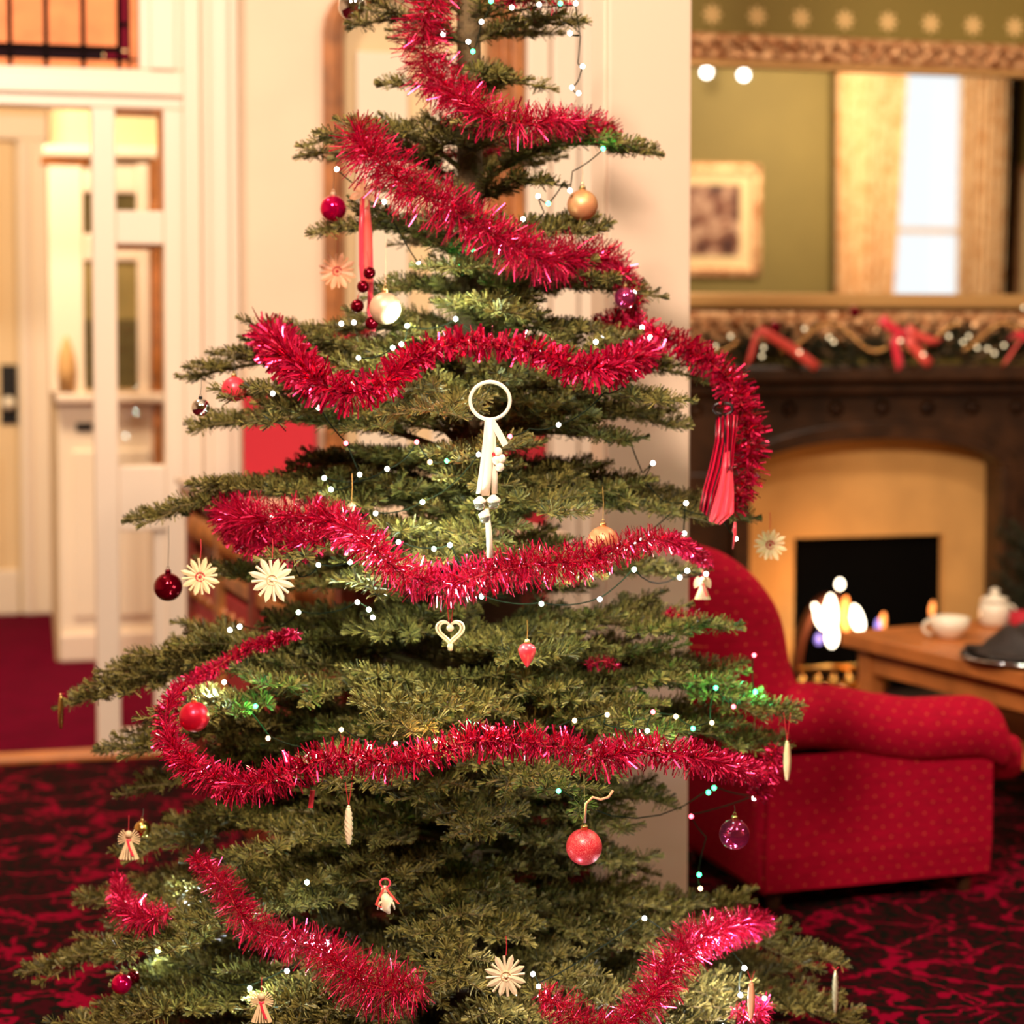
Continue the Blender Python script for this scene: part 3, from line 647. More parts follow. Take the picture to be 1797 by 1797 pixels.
# ------------------------------------------------------------------ armchair
B = math.radians(18); F1 = Vector((math.cos(B), math.sin(B), 0)); F2 = Vector((-math.sin(B), math.cos(B), 0))
AO = pix(1340, 1590, 4.62); AO.z = 0
Ch = lambda s, w, z: AO + F1 * s + F2 * w + Vector((0, 0, z))
def chsz(px, py, w=0):
    d = ray(px, py); k = AO.dot(F2) + w; p = CAMP + d * (k / d.dot(F2)); return (p - AO).dot(F1), p.z
ac = thing('armchair', AO, 'red dotted upholstered armchair with rolled arm right of the tree', 'armchair')
zb = .05; WD = .54; SL = chsz(1742, 1400)[0]
# outer arm: loft along s
def arm(w0, sgn, name, dz=0):
    tops = [(chsz(px, py, -.02)) for px, py in ((1335, 1232), (1400, 1208), (1440, 1206), (1500, 1213), (1560, 1225), (1620, 1233), (1680, 1230), (1730, 1228), (1762, 1238), (1780, 1262))]
    ss = [t[0] for t in tops]; zs_ = [t[1] for t in tops]; rows = []
    N = 44
    for i in range(N + 1):
        s = ss[0] + (ss[-1] + .008 - ss[0]) * i / N; zt = float(np.interp(s, ss, zs_)) + dz
        e = min(1, (ss[-1] + .008 - s) / .05); e = math.sqrt(max(0, 1 - (1 - e) ** 2)); e2 = min(1, (s - ss[0]) / .03 + .3)
        R_ = .082 * (.4 + .6 * e); zc = zt - .082 + (-.01 * (1 - e)); row = []
        for j in range(20):
            a = -math.pi * .62 + j / 19 * math.pi * 1.62
            row.append((s, w0 + sgn * (.05 - R_ * math.sin(a) * 1.0 - .0), zc - R_ * math.cos(a) * -1 if False else zc + R_ * math.sin(a + math.pi / 2) * 1.0))
        row = []
        for j in range(24):
            a = math.radians(-60 + j / 23 * 300)      # start under the roll on the outer side, over the top, to the inner side
            row.append((s, w0 + sgn * (.045 - R_ * math.cos(a)), zc + R_ * math.sin(a)))
        rows.append(row)
    MB(Ch).grid(rows, closed=True, caps=True).build(name, dotted_m, ac, smooth=True)
arm(0, 1, 'arm_roll'); arm(WD, -1, 'arm_roll', -.075)
def panel(w0, w1, name):
    q = MB(Ch); zt = lambda s: float(np.interp(s, [0, SL], [chsz(1340, 1330)[1], chsz(1740, 1300)[1]]))
    rows = []
    for i in range(25):
        s = SL * i / 24; zz_ = zt(s); rows.append([(s, w0 + .012 * (1 - min(1, j / 3)), zb + (zz_ - zb) * j / 12) for j in range(13)])
    q.grid(rows); q.grid([[(p[0], w1, p[2]) for p in r] for r in rows][::-1])
    a = rows[-1]; q.grid([a, [(p[0], w1, p[2]) for p in a]]); a = rows[0]; q.grid([[(p[0], w1, p[2]) for p in a], a])
    q.grid([[(r[0][0], r[0][1], zb) for r in rows], [(r[0][0], w1, zb) for r in rows]])
    q.build(name, dotted_m, ac, smooth=False)
panel(0, .09, 'side_panel'); panel(WD, WD - .09, 'side_panel')
prof = [chsz(px, py) for px, py in ((1340, 1585), (1330, 1400), (1262, 1300), (1215, 1180), (1195, 1080), (1205, 1000), (1230, 965), (1262, 963), (1300, 980), (1345, 1015), (1378, 1060), (1394, 1110), (1402, 1160), (1418, 1205), (1438, 1250), (1352, 1320), (1346, 1440), (1344, 1585))]
prof[0] = (prof[0][0], zb); prof[-1] = (prof[-1][0], zb)
from mathutils import geometry
def smoothp(P_, it=2):
    for _ in range(it):
        Q = []
        for i in range(len(P_)):
            a = P_[i]; b = P_[(i + 1) % len(P_)]
            if i in (0,) : Q.append(a)
            Q += [(a[0] * .75 + b[0] * .25, a[1] * .75 + b[1] * .25), (a[0] * .25 + b[0] * .75, a[1] * .25 + b[1] * .75)]
        P_ = Q
    return P_
pr = smoothp(prof); cs = (sum(p[0] for p in pr) / len(pr), sum(p[1] for p in pr) / len(pr)); rows = []
for k in range(17):
    w0 = WD * k / 16; e = min(k, 16 - k) / 16 * WD; g = .075 * (1 - math.sqrt(max(0, 1 - (1 - min(1, e / .075)) ** 2)))
    row = []
    for (s, z) in pr:
        f = min(1, max(0, (z - .35) / .2)); dx, dz = cs[0] - s, cs[1] - z; l = math.hypot(dx, dz)
        row.append((s + dx / l * g * f, w0, z + dz / l * g * f))
    rows.append(row)
MB(Ch).grid(rows, closed=True, caps=True, uvs=lambda i, j, a, c: (a + rows[i][j][0] * .9, rows[i][j][2])).build('backrest', dotted_m, ac, smooth=True)
q = MB(Ch); q.box(.05, SL + .03, .1, WD - .1, .12, .27); q.build('seat_base', dotted_m, ac, bevel=.02)
q = MB(Ch); q.box(.09, SL + .17, .1, WD - .1, .25, .37); q.build('seat_cushion', dotted_m, ac, bevel=.04)
for (s, w0) in ((.05, .05), (SL - .05, .05), (.05, WD - .05), (SL - .05, WD - .05)):
    q = MB(Ch); q.lathe([(.016, 0), (.024, zb + .005)], (s, w0, 0), 10); q.build('leg', darkwood, ac)
# second red seat beyond
# ------------------------------------------------------------------ coffee table
zt = .46
def onz(px, py, z):
    d = ray(px, py); return CAMP + d * ((z - CZ) / d.z)
TA = onz(1474, 1108, zt); TBn = onz(1797, 1182, zt); TBn2 = onz(1570, 1098, zt)
d1 = (TBn - TA).normalized(); d2 = Vector((-d1.y, d1.x, 0)); d2 = d2 if d2.x > 0 else -d2
if d2.dot(TBn2 - TA) < 0: d2 = -d2
Tb = lambda u, v, z: TA + d1 * u + d2 * v + Vector((0, 0, z - zt))
ct = thing('coffee_table', Tb(.6, .35, 0), 'orange-brown wooden coffee table in front of the fire holding crockery', 'table')
TL, TW = 1.35, .62
for i in range(4):
    MB(Tb).box(0, TL, i * TW / 4 + .001, (i + 1) * TW / 4 - .001, zt - .045, zt).build('plank', tablewood, ct, bevel=.004)
for (a, b, c_, d) in ((.07, TL - .07, .05, .07), (.07, TL - .07, TW - .07, TW - .05)): MB(Tb).box(a, b, c_, d, zt - .125, zt - .046).build('apron', tablewood, ct, bevel=.003)
for (a, b) in ((.05, .07), (TL - .07, TL - .05)): MB(Tb).box(a, b, .07, TW - .07, zt - .125, zt - .046).build('apron', tablewood, ct, bevel=.003)
for (a, b) in ((.04, .04), (TL - .1, .04), (.04, TW - .1), (TL - .1, TW - .1)): MB(Tb).box(a, a + .06, b, b + .06, 0, zt - .046).build('leg', tablewood, ct, bevel=.005)
MB(Tb).box(.1, TL - .1, .055, .085, .17, .21).build('stretcher', tablewood, ct, bevel=.004); MB(Tb).box(.1, TL - .1, TW - .085, TW - .055, .17, .21).build('stretcher', tablewood, ct, bevel=.004)
MB(Tb).box(.1, TL - .1, .09, TW - .09, .175, .195).build('lower_shelf', tablewood, ct, bevel=.003)
# crockery
def cup(px, py, r, h, label):
    p = onz(px, py, zt + .001); t = thing('teacup', p, label, 'cup')
    k = MB(); k.lathe([(r * .45, 0), (r * .6, .006), (r * .95, h * .55), (r, h), (r * .95, h), (r * .88, h * .55), (r * .5, .012), (.001, .012)], p, 28); k.build('bowl', china, t, smooth=True)
    k = MB(); k.tube([p + Vector((-r * .9 - .026 * math.sin(a), 0, h * .52 + .022 * math.cos(a))) for a in [math.pi * i / 10 for i in range(11)]], .0055, 8); k.build('handle', china, t, smooth=True)
cup(1666, 1120, .062, .065, 'wide white teacup with handle standing on the coffee table')
p = onz(1745, 1098, zt + .001); t = thing('sugar_bowl', p, 'white lidded china pot at the back of the coffee table', 'pot')
MB().lathe([(.035, 0), (.048, .01), (.05, .05), (.046, .075), (.001, .076)], p, 24).build('body', china, t, smooth=True)
MB().lathe([(.046, .078), (.04, .092), (.014, .1), (.012, .108), (.018, .116), (.001, .125)], p, 24).build('lid', china, t, smooth=True)
MB().tube([p + Vector((.045 + .024 * math.sin(a), 0, .045 + .022 * math.cos(a))) for a in [math.pi * i / 8 for i in range(9)]], .005, 8).build('handle', china, t, smooth=True)
p = onz(1800, 1160, zt + .001); t = thing('serving_plate', p, 'dark plate with shiny rim on the near edge of the coffee table', 'plate')
MB().lathe([(.1, 0), (.15, .006), (.185, .014), (.185, .018), (.14, .01), (.001, .008)], p, 40).build('dish', blackm, t, smooth=True)
MB().tube([p + Vector((.186 * math.cos(a), .186 * math.sin(a), .017)) for a in [2 * math.pi * i / 40 for i in range(40)]], .0035, 6, closed=True).build('rim', chrome, t, smooth=True)
q = MB(); k = 22; rows = []
for i in range(k):
    for_row = []
    for j in range(k):
        u, v = i / (k - 1) - .5, j / (k - 1) - .5; hgt = .085 * max(0, 1 - (u * u + v * v) * 4.2) + .012 * math.sin(u * 22 + v * 6) * max(0, 1 - 3 * (u * u + v * v)) + .022
        for_row.append(p + Vector((u * .28 + .01 * math.sin(v * 12), v * .26 + .01 * math.sin(u * 10), hgt)))
    rows.append(for_row)
o = q.grid(rows).build('napkin', slate, smooth=True); so = o.modifiers.new('t', 'SOLIDIFY'); so.thickness = .006; tag(o, 'crumpled dark brown napkin heaped on the dark plate', 'napkin')
p = onz(1796, 1104, zt + .001); t = thing('candle_holder', p, 'squat red candle holder at the right edge of the coffee table', 'candle')
MB().lathe([(.04, 0), (.045, .01), (.045, .055), (.04, .055), (.038, .02), (.001, .02)], p, 20).build('holder', redcloth, t, smooth=True); MB().lathe([(.032, .021), (.032, .042), (.001, .044)], p, 16).build('wax', china, t, smooth=True)
# potted plant by the fireplace right jamb
p = wall(1812, 1000, NM - .38); p.z = 0; t = thing('potted_fir', p, 'dark green potted fir standing at the right side of the fireplace', 'plant')
MB().lathe([(.09, 0), (.13, .2), (.14, .2), (.14, .25), (.125, .25), (.12, .22), (.001, .22)], p, 24).build('pot', mat('pot_clay', rgb(110, 60, 35), .7), t, smooth=True)
MB().tube([p + Vector((0, 0, .2)), p + Vector((0, 0, .66))], [.014, .006], 8).build('stem', bark, t)
pth = []
for i in range(70):
    a = rnd.uniform(0, 6.28); z = rnd.uniform(.3, .62); l = .13 * (1.2 - (z - .3)); s0 = p + Vector((0, 0, z)); pth.append([tuple(s0), tuple(s0 + Vector((math.cos(a) * l, math.sin(a) * l, .05 + l * .3)))])
quads_mesh('needles', needles_for(pth, 500, .03, .003, seed=9), needle_dark, t)
# ------------------------------------------------------------------ carved counter behind the tree
CA = pix(325, 838, 6.2); zc_ = CA.z; CB = onz(605, 947, zc_); cd = (CB - CA); CLn = cd.length; cd.normalize(); cw = Vector((-cd.y, cd.x, 0)); cw = cw if cw.x > 0 else -cw
K = lambda u, v, z: Vector((CA.x, CA.y, 0)) + cd * u + cw * v + Vector((0, 0, z))     # u from far to near, v to the right
co = thing('carved_counter', K(CLn / 2, .24, 0), 'carved dark red wooden counter, top coloured as lit, running back behind the tree', 'counter')
CW = .5
MB(K).box(.02, CLn - .02, .03, CW - .03, .08, zc_ - .06).build('body', redwood, co)
MB(K).box(-.03, CLn + .02, -.03, CW + .03, zc_ - .02, zc_).build('top', mat('lit_counter_top', rgb(222, 190, 160), .25), co, bevel=.004)  # pale colour stands in for light falling on the counter top
MB(K).box(-.02, CLn + .01, -.02, CW + .02, zc_ - .06, zc_ - .02).build('top_moulding', oak, co, bevel=.012)
MB(K).box(.0, CLn, 0, CW, 0, .09).build('plinth', redwood, co, bevel=.01)
nP = 4
for i in range(nP + 1):
    u = .02 + (CLn - .1) * i / nP; MB(K).box(u, u + .06, -.005, .05, .09, zc_ - .06).build('stile', oak if i % 2 else redwood, co, bevel=.006)
for i in range(nP):
    u0 = .02 + (CLn - .1) * i / nP + .06; u1 = .02 + (CLn - .1) * (i + 1) / nP
    MB(K).box(u0 + .02, u1 - .02, .012, .03, .14, zc_ - .30).build('red_panel', counter_red, co, bevel=.006)
    MB(K).box(u0, u1, .005, .03, zc_ - .28, zc_ - .24).build('rail', oak, co, bevel=.005)
    q = MB(K)
    for j in range(7):
        uu = u0 + (u1 - u0) * (j + .5) / 7; q.sphere((uu, .012, zc_ - .15), .028, 8, 1.6); q.sphere((uu, .012, zc_ - .36 - (j % 2) * .08), .02, 8)
    q.build('carving', oak, co, smooth=True, kind='stuff')
MB(K).box(CLn - .02, CLn, .08, CW - .08, .14, zc_ - .12).build('end_panel', darkwood, co, bevel=.006)
rb = K(.18, .3, zc_ + .001)
a_, b_ = K(.0, 0, 0), None
t = thing('red_box', rb, 'tall plain red box standing on the far end of the counter', 'box')
zz0 = zc_ + .001; dd = rb.y
x0 = pix(430, 760, dd).x; x1 = pix(556, 760, dd).x; ztop = pix(490, 690, dd).z
MB().box(x0, x1, dd - .05, dd + .06, zz0, ztop - .03).build('body', redcloth, t, bevel=.004); MB().box(x0 - .004, x1 + .004, dd - .054, dd + .064, ztop - .03, ztop).build('lid', redcloth, t, bevel=.004)
# red chair right of counter
p = pix(905, 900, 6.0); p.z = 0; t = thing('red_chair', p, 'red high-backed upholstered chair standing behind the tree near the white pillar', 'chair')
x0 = pix(800, 800, 6.0).x; x1 = pix(960, 800, 6.0).x; zt_ = pix(900, 757, 6.0).z
MB().box(x0, x1, 6.0, 6.08, .45, zt_).build('backrest', redcloth, t, bevel=.02); MB().box(x0, x1, 5.56, 6.0, .36, .46).build('seat', redcloth, t, bevel=.02)
for a in (x0 + .02, x1 - .05):
    for b in (5.58, 6.04): MB().box(a, a + .03, b, b + .03, 0, .37).build('leg', darkwood, t)
# ------------------------------------------------------------------ the tree
TD = 3.7; KS = TD / F
def trunk_at(z):
    t = min(1.25, max(0, z / 2.0)); return Vector((-.098 + .018 * t + .004 * math.sin(z * 5), TD + .004 * math.cos(z * 4), z))
zpy = lambda py: pix(830, py, TD).z
TIERS = [(-150, .10, .10), (-70, .15, .15), (42, .19, .185), (150, .13, .13), (268, .29, .33), (405, .27, .235), (515, .17, .33), (585, .30, .27), (662, .54, .44), (750, .51, .41), (850, .39, .33),
         (908, .62, .53), (1010, .50, .45), (1095, .36, .50), (1180, .67, .52), (1238, .767, .63), (1310, .68, .61), (1400, .64, .38), (1500, .66, .34), (1590, .74, .44), (1690, .82, .72), (1780, .72, .74), (1860, .66, .70)]
tp = [t[0] for t in TIERS]; Rf = lambda py: .86 * float(np.interp(py, tp, [(a + b) / 2 for _, a, b in TIERS]))
def surf(px, py, off=0.0):
    """point on the front of the tree's skin under a pixel of the photograph"""
    d = TD
    for _ in range(12):
        x = (px - PX0) / F * d + .085
        zw = pix(px, py, d).z; pe = 590 + (CZ - zw) / KS; R = Rf(pe) + off
        d = .5 * d + .5 * (TD - math.sqrt(max(R * R - x * x, .0016)))
    return pix(px, py, d)
tree = thing('christmas_tree', trunk_at(0), 'tall green fir Christmas tree in front of the dark carved counter', 'tree')
zs_t = [.0 + i * 2.3 / 40 for i in range(41)]
MB().tube([trunk_at(z) for z in zs_t], [.036 - .016 * z / 2.3 for z in zs_t], 10).build('trunk', bark, tree, smooth=True)
MB().lathe([(.11, 0), (.14, .16), (.15, .17), (.15, .19), (.13, .19), (.12, .15), (.001, .15)], trunk_at(0), 28).build('stand', darkwood, tree, smooth=True)
nb = 0
def make_branch(z0, az, R, ztip, seed, dens=1.0, bow=.5):
    global nb
    r = random.Random(seed); base = trunk_at(z0); D = Vector((math.cos(az), math.sin(az), 0)); S = Vector((-D.y, D.x, 0))
    n = max(6, int(R / .03)); dz = ztip - z0; b = bow * R * .35; sway = r.uniform(-.06, .06) * R
    P = [base + D * (R * i / n) + Vector((0, 0, dz * i / n + b * math.sin(math.pi * (i / n)) * (1 - .25 * i / n))) + S * (sway * math.sin(2.5 * i / n)) for i in range(n + 1)]
    paths = [(P, .22)]; cum = R
    step = .06; k = int(R * .78 / step); fr_ = Vector((0, -1, 0)).dot(D)
    for j in range(k + 1):
        t = .2 + .76 * j / max(1, k) + r.uniform(-.015, .015); t = min(t, .97); i = min(int(t * n), n - 1); p0 = P[i] + (P[i + 1] - P[i]) * (t * n - i); tg = (P[i + 1] - P[i]).normalized()
        for sg in (-1, 1):
            if r.random() < .08: continue
            l = min(.23, (.05 + .52 * (1 - t) * R)) * r.uniform(.75, 1.12) * min(1, .45 + 1.6 * t)
            an = math.radians(r.uniform(42, 60)); d = (tg * math.cos(an) + S * sg * math.sin(an)); d.z += r.uniform(-.14, .26); d.normalize()
            m_ = max(3, int(l / .03)); Q = [p0]; dd_ = d.copy()
            for q_ in range(m_):
                dd_ = (dd_ + tg * .07 + Vector((0, 0, r.uniform(-.02, .035)))).normalized(); Q.append(Q[-1] + dd_ * l / m_)
            paths.append((Q, .05))
            if l > .085:
                for w_i in range(int((l - .04) / .045)):
                    tt = .3 + .6 * w_i / max(1, int((l - .04) / .036)); ii = min(int(tt * m_), m_ - 1); q0 = Q[ii] + (Q[ii + 1] - Q[ii]) * (tt * m_ - ii); sd_ = dd_.cross(Vector((0, 0, 1))).normalized()
                    for s2 in (-1, 1):
                        if r.random() < .2: continue
                        l2 = (.028 + .34 * l * (1 - tt)) * r.uniform(.8, 1.1); d2_ = (dd_ * .68 + sd_ * s2 * .73 + Vector((0, 0, r.uniform(-.12, .12)))).normalized()
                        paths.append(([q0, q0 + d2_ * l2 * .5, q0 + d2_ * l2 + Vector((0, 0, .004))], 0))
    q = MB()
    for idx, (pp, _) in enumerate(paths):
        L_ = len(pp); r0 = .0075 * min(1, .4 + R) if idx == 0 else .0024
        q.tube(pp, [r0 * (1 - .75 * i / (L_ - 1)) + .0007 for i in range(L_)], 5 if idx == 0 else 3)
    br = q.build('branch', twig_m, tree, smooth=True)
    arr = []
    for pp, cut in paths:
        pp = [np.array(p) for p in pp]; c_ = int(len(pp) * cut)
        arr.append(np.array(pp[c_:] if len(pp) - c_ >= 2 else pp))
    V = needles_for(arr, 1050 * dens, .0265, .0023, seed=seed)
    quads_mesh('needles', V, needle_m, br); nb += len(V) // 4
sd = 100; bcount = 0
for ti, (tpy, RL, RR) in enumerate(TIERS):
    zt_ = zpy(tpy); Rm_ = (RL + RR) / 2; up = .22 if tpy < 450 else (.12 if tpy < 800 else .02 if tpy < 1200 else -.03)
    n = 5 if Rm_ < .2 else 6 if Rm_ < .35 else 7 if Rm_ < .6 else 8
    if tpy > 1650: n = 10
    off0 = rnd.uniform(0, 1)
    azs = [0 + rnd.uniform(-.12, .12), math.pi + rnd.uniform(-.12, .12)] + [2 * math.pi * (k + off0) / (n - 1) for k in range(n - 1)]
    for k, az in enumerate(azs):
        c_ = math.cos(az); Rb = (RR if c_ > 0 else RL) * abs(c_) + Rm_ * .86 * (1 - abs(c_)) if abs(c_) < .98 else (RR if c_ > 0 else RL)
        if k > 1:
            Rb *= rnd.uniform(.78, 1.0)
            if math.sin(az) > .55 and tpy > 600: Rb *= .8
            if min(abs(az % (2 * math.pi)), abs(az - math.pi), abs(az - 2 * math.pi)) < .3: continue
        zj = 0 if k < 2 else rnd.uniform(-.055, .05)
        # side branches behind the counter keep clear of it
        make_branch(zt_ - up * Rb + zj, az, Rb, zt_ + zj, sd, 1.0 if math.sin(az) < .4 else .8, bow=rnd.uniform(.25, .5) if tpy < 800 else rnd.uniform(.04, .34) if tpy < 1600 else .25); sd += 1; bcount += 1
quads_mesh('leader_needles', needles_for([[trunk_at(z) for z in [zpy(480) + (2.25 - zpy(480)) * i / 20 for i in range(21)]]], 900, .034, .0022, seed=77), needle_m, tree)
# short sprigs between the whorls
for k in range(46):
    py = rnd.uniform(120, 1780) if k % 4 else rnd.uniform(300, 800); az = rnd.uniform(math.pi, 2 * math.pi) if k % 3 else rnd.uniform(0, math.pi); R_ = Rf(py) * rnd.uniform(.4, .8)
    if R_ < .09: continue
    make_branch(zpy(py) - .1 * R_, az, R_, zpy(py) + .03, 5000 + k); bcount += 1
print('branches', bcount, 'needles', nb)
# ------------------------------------------------------------------ tinsel
def tinsel(label, pts, rpx, strip=.0016, dens=3000, off=.015, dl=0, seed=1, lab2=None, depths=None, m=tinsel_m):
    P = []
    for i, (x, y) in enumerate(pts):
        p = surf(x, y, off if not isinstance(off, (list, tuple)) else off[min(i, len(off) - 1)]) if depths is None else pix(x, y, depths[i] if isinstance(depths, (list, tuple)) else depths)
        P.append(p)
    # smooth Catmull-Rom
    Q = []; rr = []
    rl = rpx if isinstance(rpx, (list, tuple)) else [rpx] * len(pts)
    for i in range(len(P) - 1):
        a, b, c_, d = P[max(i - 1, 0)], P[i], P[i + 1], P[min(i + 2, len(P) - 1)]
        for j in range(8):
            t = j / 8; Q.append(.5 * ((2 * b) + (c_ - a) * t + (2 * a - 5 * b + 4 * c_ - d) * t * t + (3 * b - a - 3 * c_ + d) * t ** 3)); rr.append(rl[i] + (rl[i + 1] - rl[i]) * t)
    Q.append(P[-1]); rr.append(rl[-1])
    root = thing('tinsel', Q[len(Q) // 2], label, 'tinsel', 'red tinsel draped on the tree')
    MB().tube(Q, .0014, 6).build('core', redthread, root, smooth=True)
    q = np.array([tuple(p) for p in Q]); rr = 1.25 * np.array(rr) / (F / 3.3); r = np.random.default_rng(seed)
    seg = np.diff(q, axis=0); sl = np.linalg.norm(seg, axis=1); L = sl.sum(); n = int(L * dens); s = r.random(n) * L; cs = np.concatenate(([0], np.cumsum(sl)))
    i = np.clip(np.searchsorted(cs, s, side='right') - 1, 0, len(seg) - 1); f = ((s - cs[i]) / sl[i])[:, None]; pos = q[i] + seg[i] * f; ax = seg[i] / sl[i][:, None]
    rad = r.normal(0, 1, (n, 3)); rad -= ax * (rad * ax).sum(1, keepdims=True); rad /= np.linalg.norm(rad, axis=1, keepdims=True)
    d = rad + ax * r.normal(0, .35, (n, 1)); d /= np.linalg.norm(d, axis=1, keepdims=True)
    ln = (rr[i] * r.uniform(.62, 1.12, n))[:, None]; d2_ = d + r.normal(0, .22, (n, 3)); d2_[:, 2] -= .12
    wv = np.cross(d, r.normal(0, 1, (n, 3))); wv /= np.linalg.norm(wv, axis=1, keepdims=True); hw = (strip * r.uniform(.6, 1.25, n) / 2)[:, None]
    tw = np.cross(d, wv) * r.uniform(-.8, .8, (n, 1)); w2 = wv + tw; w2 /= np.linalg.norm(w2, axis=1, keepdims=True)
    a = pos; m_ = pos + d * ln * .5; t_ = m_ + d2_ / np.linalg.norm(d2_, axis=1, keepdims=True) * ln * .5
    V = np.stack([a - wv * hw, a + wv * hw, m_ + wv * hw, m_ - wv * hw, m_ - wv * hw, m_ + wv * hw, t_ + w2 * hw, t_ - w2 * hw], 1).reshape(-1, 3)
    quads_mesh('foil_strips', V, m, root)
    return root
tinsel('spiky red tinsel winding down around the tree top', [(775, -30), (748, 25), (742, 70), (752, 120), (790, 160), (830, 188), (880, 210), (930, 218), (990, 212), (1050, 222), (1085, 238)], [40, 48, 52, 50, 46, 44, 40, 36, 32, 28, 14], .0017, 3600, .02, seed=1)
tinsel('dark stretch of red tinsel passing behind the trunk below the top', [(690, 240), (745, 262), (800, 272), (850, 268), (905, 250), (960, 232)], [16, 20, 20, 20, 20, 18], .0016, 2600, depths=3.80, seed=2)
tinsel('short red tinsel end hooked over the topmost right branch', [(870, 2), (920, -2), (965, 4), (1005, 8)], [12, 18, 18, 10], .0016, 2600, depths=3.62, seed=3)
tinsel('bushy red tinsel sloping down from the upper left bough to the right', [(625, 232), (640, 262), (672, 292), (715, 325), (760, 352), (810, 378), (858, 408), (910, 438), (965, 458), (1020, 452), (1070, 462), (1100, 480)], [40, 52, 56, 54, 50, 48, 46, 46, 44, 44, 38, 24], .0019, 4000, .02, seed=4)
tinsel('red tinsel curl tumbling behind the upper right bough tips', [(1085, 480), (1108, 510), (1105, 545), (1085, 570), (1050, 590)], [22, 28, 32, 34, 26], .0026, 3200, depths=[3.6, 3.7, 3.78, 3.8, 3.8], seed=5)
tinsel('red tinsel peeking through behind the ribbon and pearl bauble', [(545, 605), (580, 596), (615, 590), (655, 580)], [20, 22, 24, 18], .0026, 2600, depths=3.86, seed=6)
tinsel('broad foil red tinsel from left shoulder, dipping then rising to middle', [(462, 572), (476, 592), (502, 622), (535, 652), (570, 678), (612, 690), (655, 682), (690, 660), (722, 632), (765, 612), (815, 602), (865, 606), (915, 612), (960, 622), (1000, 642), (1045, 650), (1090, 638), (1140, 618)], [34, 40, 40, 40, 38, 34, 32, 30, 28, 26, 28, 28, 26, 28, 32, 34, 32, 30], .0044, 2300, [.10, .10, .09, .07, .05, .04, .03], seed=7)
tinsel('red tinsel draped over the right shoulder, hanging down beside the fireplace', [(1040, 580), (1080, 572), (1120, 578), (1165, 592), (1205, 612), (1245, 636), (1278, 664), (1300, 705), (1312, 750), (1314, 800), (1306, 850), (1288, 900)], [24, 30, 32, 30, 30, 30, 32, 34, 36, 34, 32, 18], .0036, 2500, depths=[3.72, 3.7, 3.68, 3.66, 3.65, 3.63, 3.62, 3.6, 3.6, 3.6, 3.6, 3.6], seed=8)
tinsel('thick red tinsel across the middle from far left to right side', [(385, 890), (410, 905), (445, 915), (490, 912), (540, 908), (590, 918), (630, 942), (665, 972), (705, 1004), (750, 1022), (800, 1022), (850, 1008), (900, 998), (950, 990), (1000, 986), (1050, 978), (1100, 958), (1145, 948), (1190, 955), (1240, 985)], [26, 42, 44, 38, 38, 36, 34, 34, 36, 36, 36, 38, 38, 38, 34, 32, 26, 24, 18, 14], .0019, 3900, .02, seed=9)
tinsel('loose loop of red tinsel under the left middle bough', [(400, 925), (440, 948), (490, 958), (545, 950), (590, 935)], [26, 32, 34, 28, 20], .0022, 3000, off=-.03, seed=10)
tinsel('long red tinsel sweeping round the lower left and across the tree', [(520, 1112), (470, 1126), (425, 1142), (378, 1172), (330, 1200), (300, 1235), (292, 1275), (308, 1318), (345, 1352), (395, 1374), (450, 1376), (505, 1358), (555, 1336), (610, 1326), (665, 1338), (715, 1336), (765, 1318), (815, 1302), (865, 1300), (915, 1302), (965, 1305), (1010, 1316), (1055, 1332), (1105, 1318), (1155, 1318), (1205, 1328), (1255, 1338), (1305, 1352), (1345, 1362)], [12, 16, 14, 16, 18, 20, 24, 28, 30, 32, 32, 32, 30, 28, 30, 30, 28, 30, 32, 30, 30, 30, 34, 32, 30, 30, 26, 24, 16], .0024, 3100, [.05] * 5 + [.09] * 6 + [.05] * 3 + [.03], seed=11)
tinsel('short red tinsel clump at the right behind the thin straw bundle', [(1362, 1310), (1350, 1345), (1335, 1378), (1325, 1400)], [18, 24, 26, 16], .0022, 3000, depths=3.55, seed=12)
tinsel('red tinsel clump on the lowest left bough', [(204, 1540), (214, 1575), (228, 1605), (262, 1612), (296, 1600)], [14, 26, 36, 32, 14], .0014, 3200, off=.2, seed=13)
tinsel('red tinsel cascading along the bottom from the left to centre', [(340, 1505), (372, 1532), (400, 1565), (418, 1600), (450, 1632), (495, 1648), (540, 1660), (580, 1678), (610, 1705), (650, 1728), (700, 1738), (745, 1728)], [18, 28, 32, 34, 36, 36, 36, 40, 46, 50, 50, 26], .0013, 4200, [.17] * 4 + [.12, .09, .07], seed=14)
tinsel('red tinsel hanging in a U at the bottom right', [(945, 1745), (985, 1768), (1030, 1800), (1080, 1800), (1130, 1768), (1160, 1725), (1185, 1682), (1225, 1650), (1270, 1632), (1315, 1622), (1350, 1618)], [20, 36, 36, 30, 38, 42, 42, 40, 34, 30, 18], .0013, 4200, .05, seed=15)
tinsel('small red tinsel glimpse beside the straw angel at right', [(1170, 1075), (1195, 1085), (1228, 1080)], [12, 18, 12], .002, 2600, off=0, seed=16)
tinsel('small red tinsel glimpse behind the upper middle key ornament', [(870, 868), (905, 856), (935, 850)], [14, 16, 10], .002, 2400, depths=3.8, seed=17)
tinsel('small red tinsel glimpse deep in the right side of tree', [(1030, 1168), (1060, 1160), (1085, 1172)], [12, 16, 10], .002, 2400, depths=3.5, seed=18)
tinsel('small red tinsel end below the right bottom boughs', [(1285, 1770), (1320, 1785), (1345, 1760)], [16, 26, 16], .0015, 2600, off=-.02, seed=19)
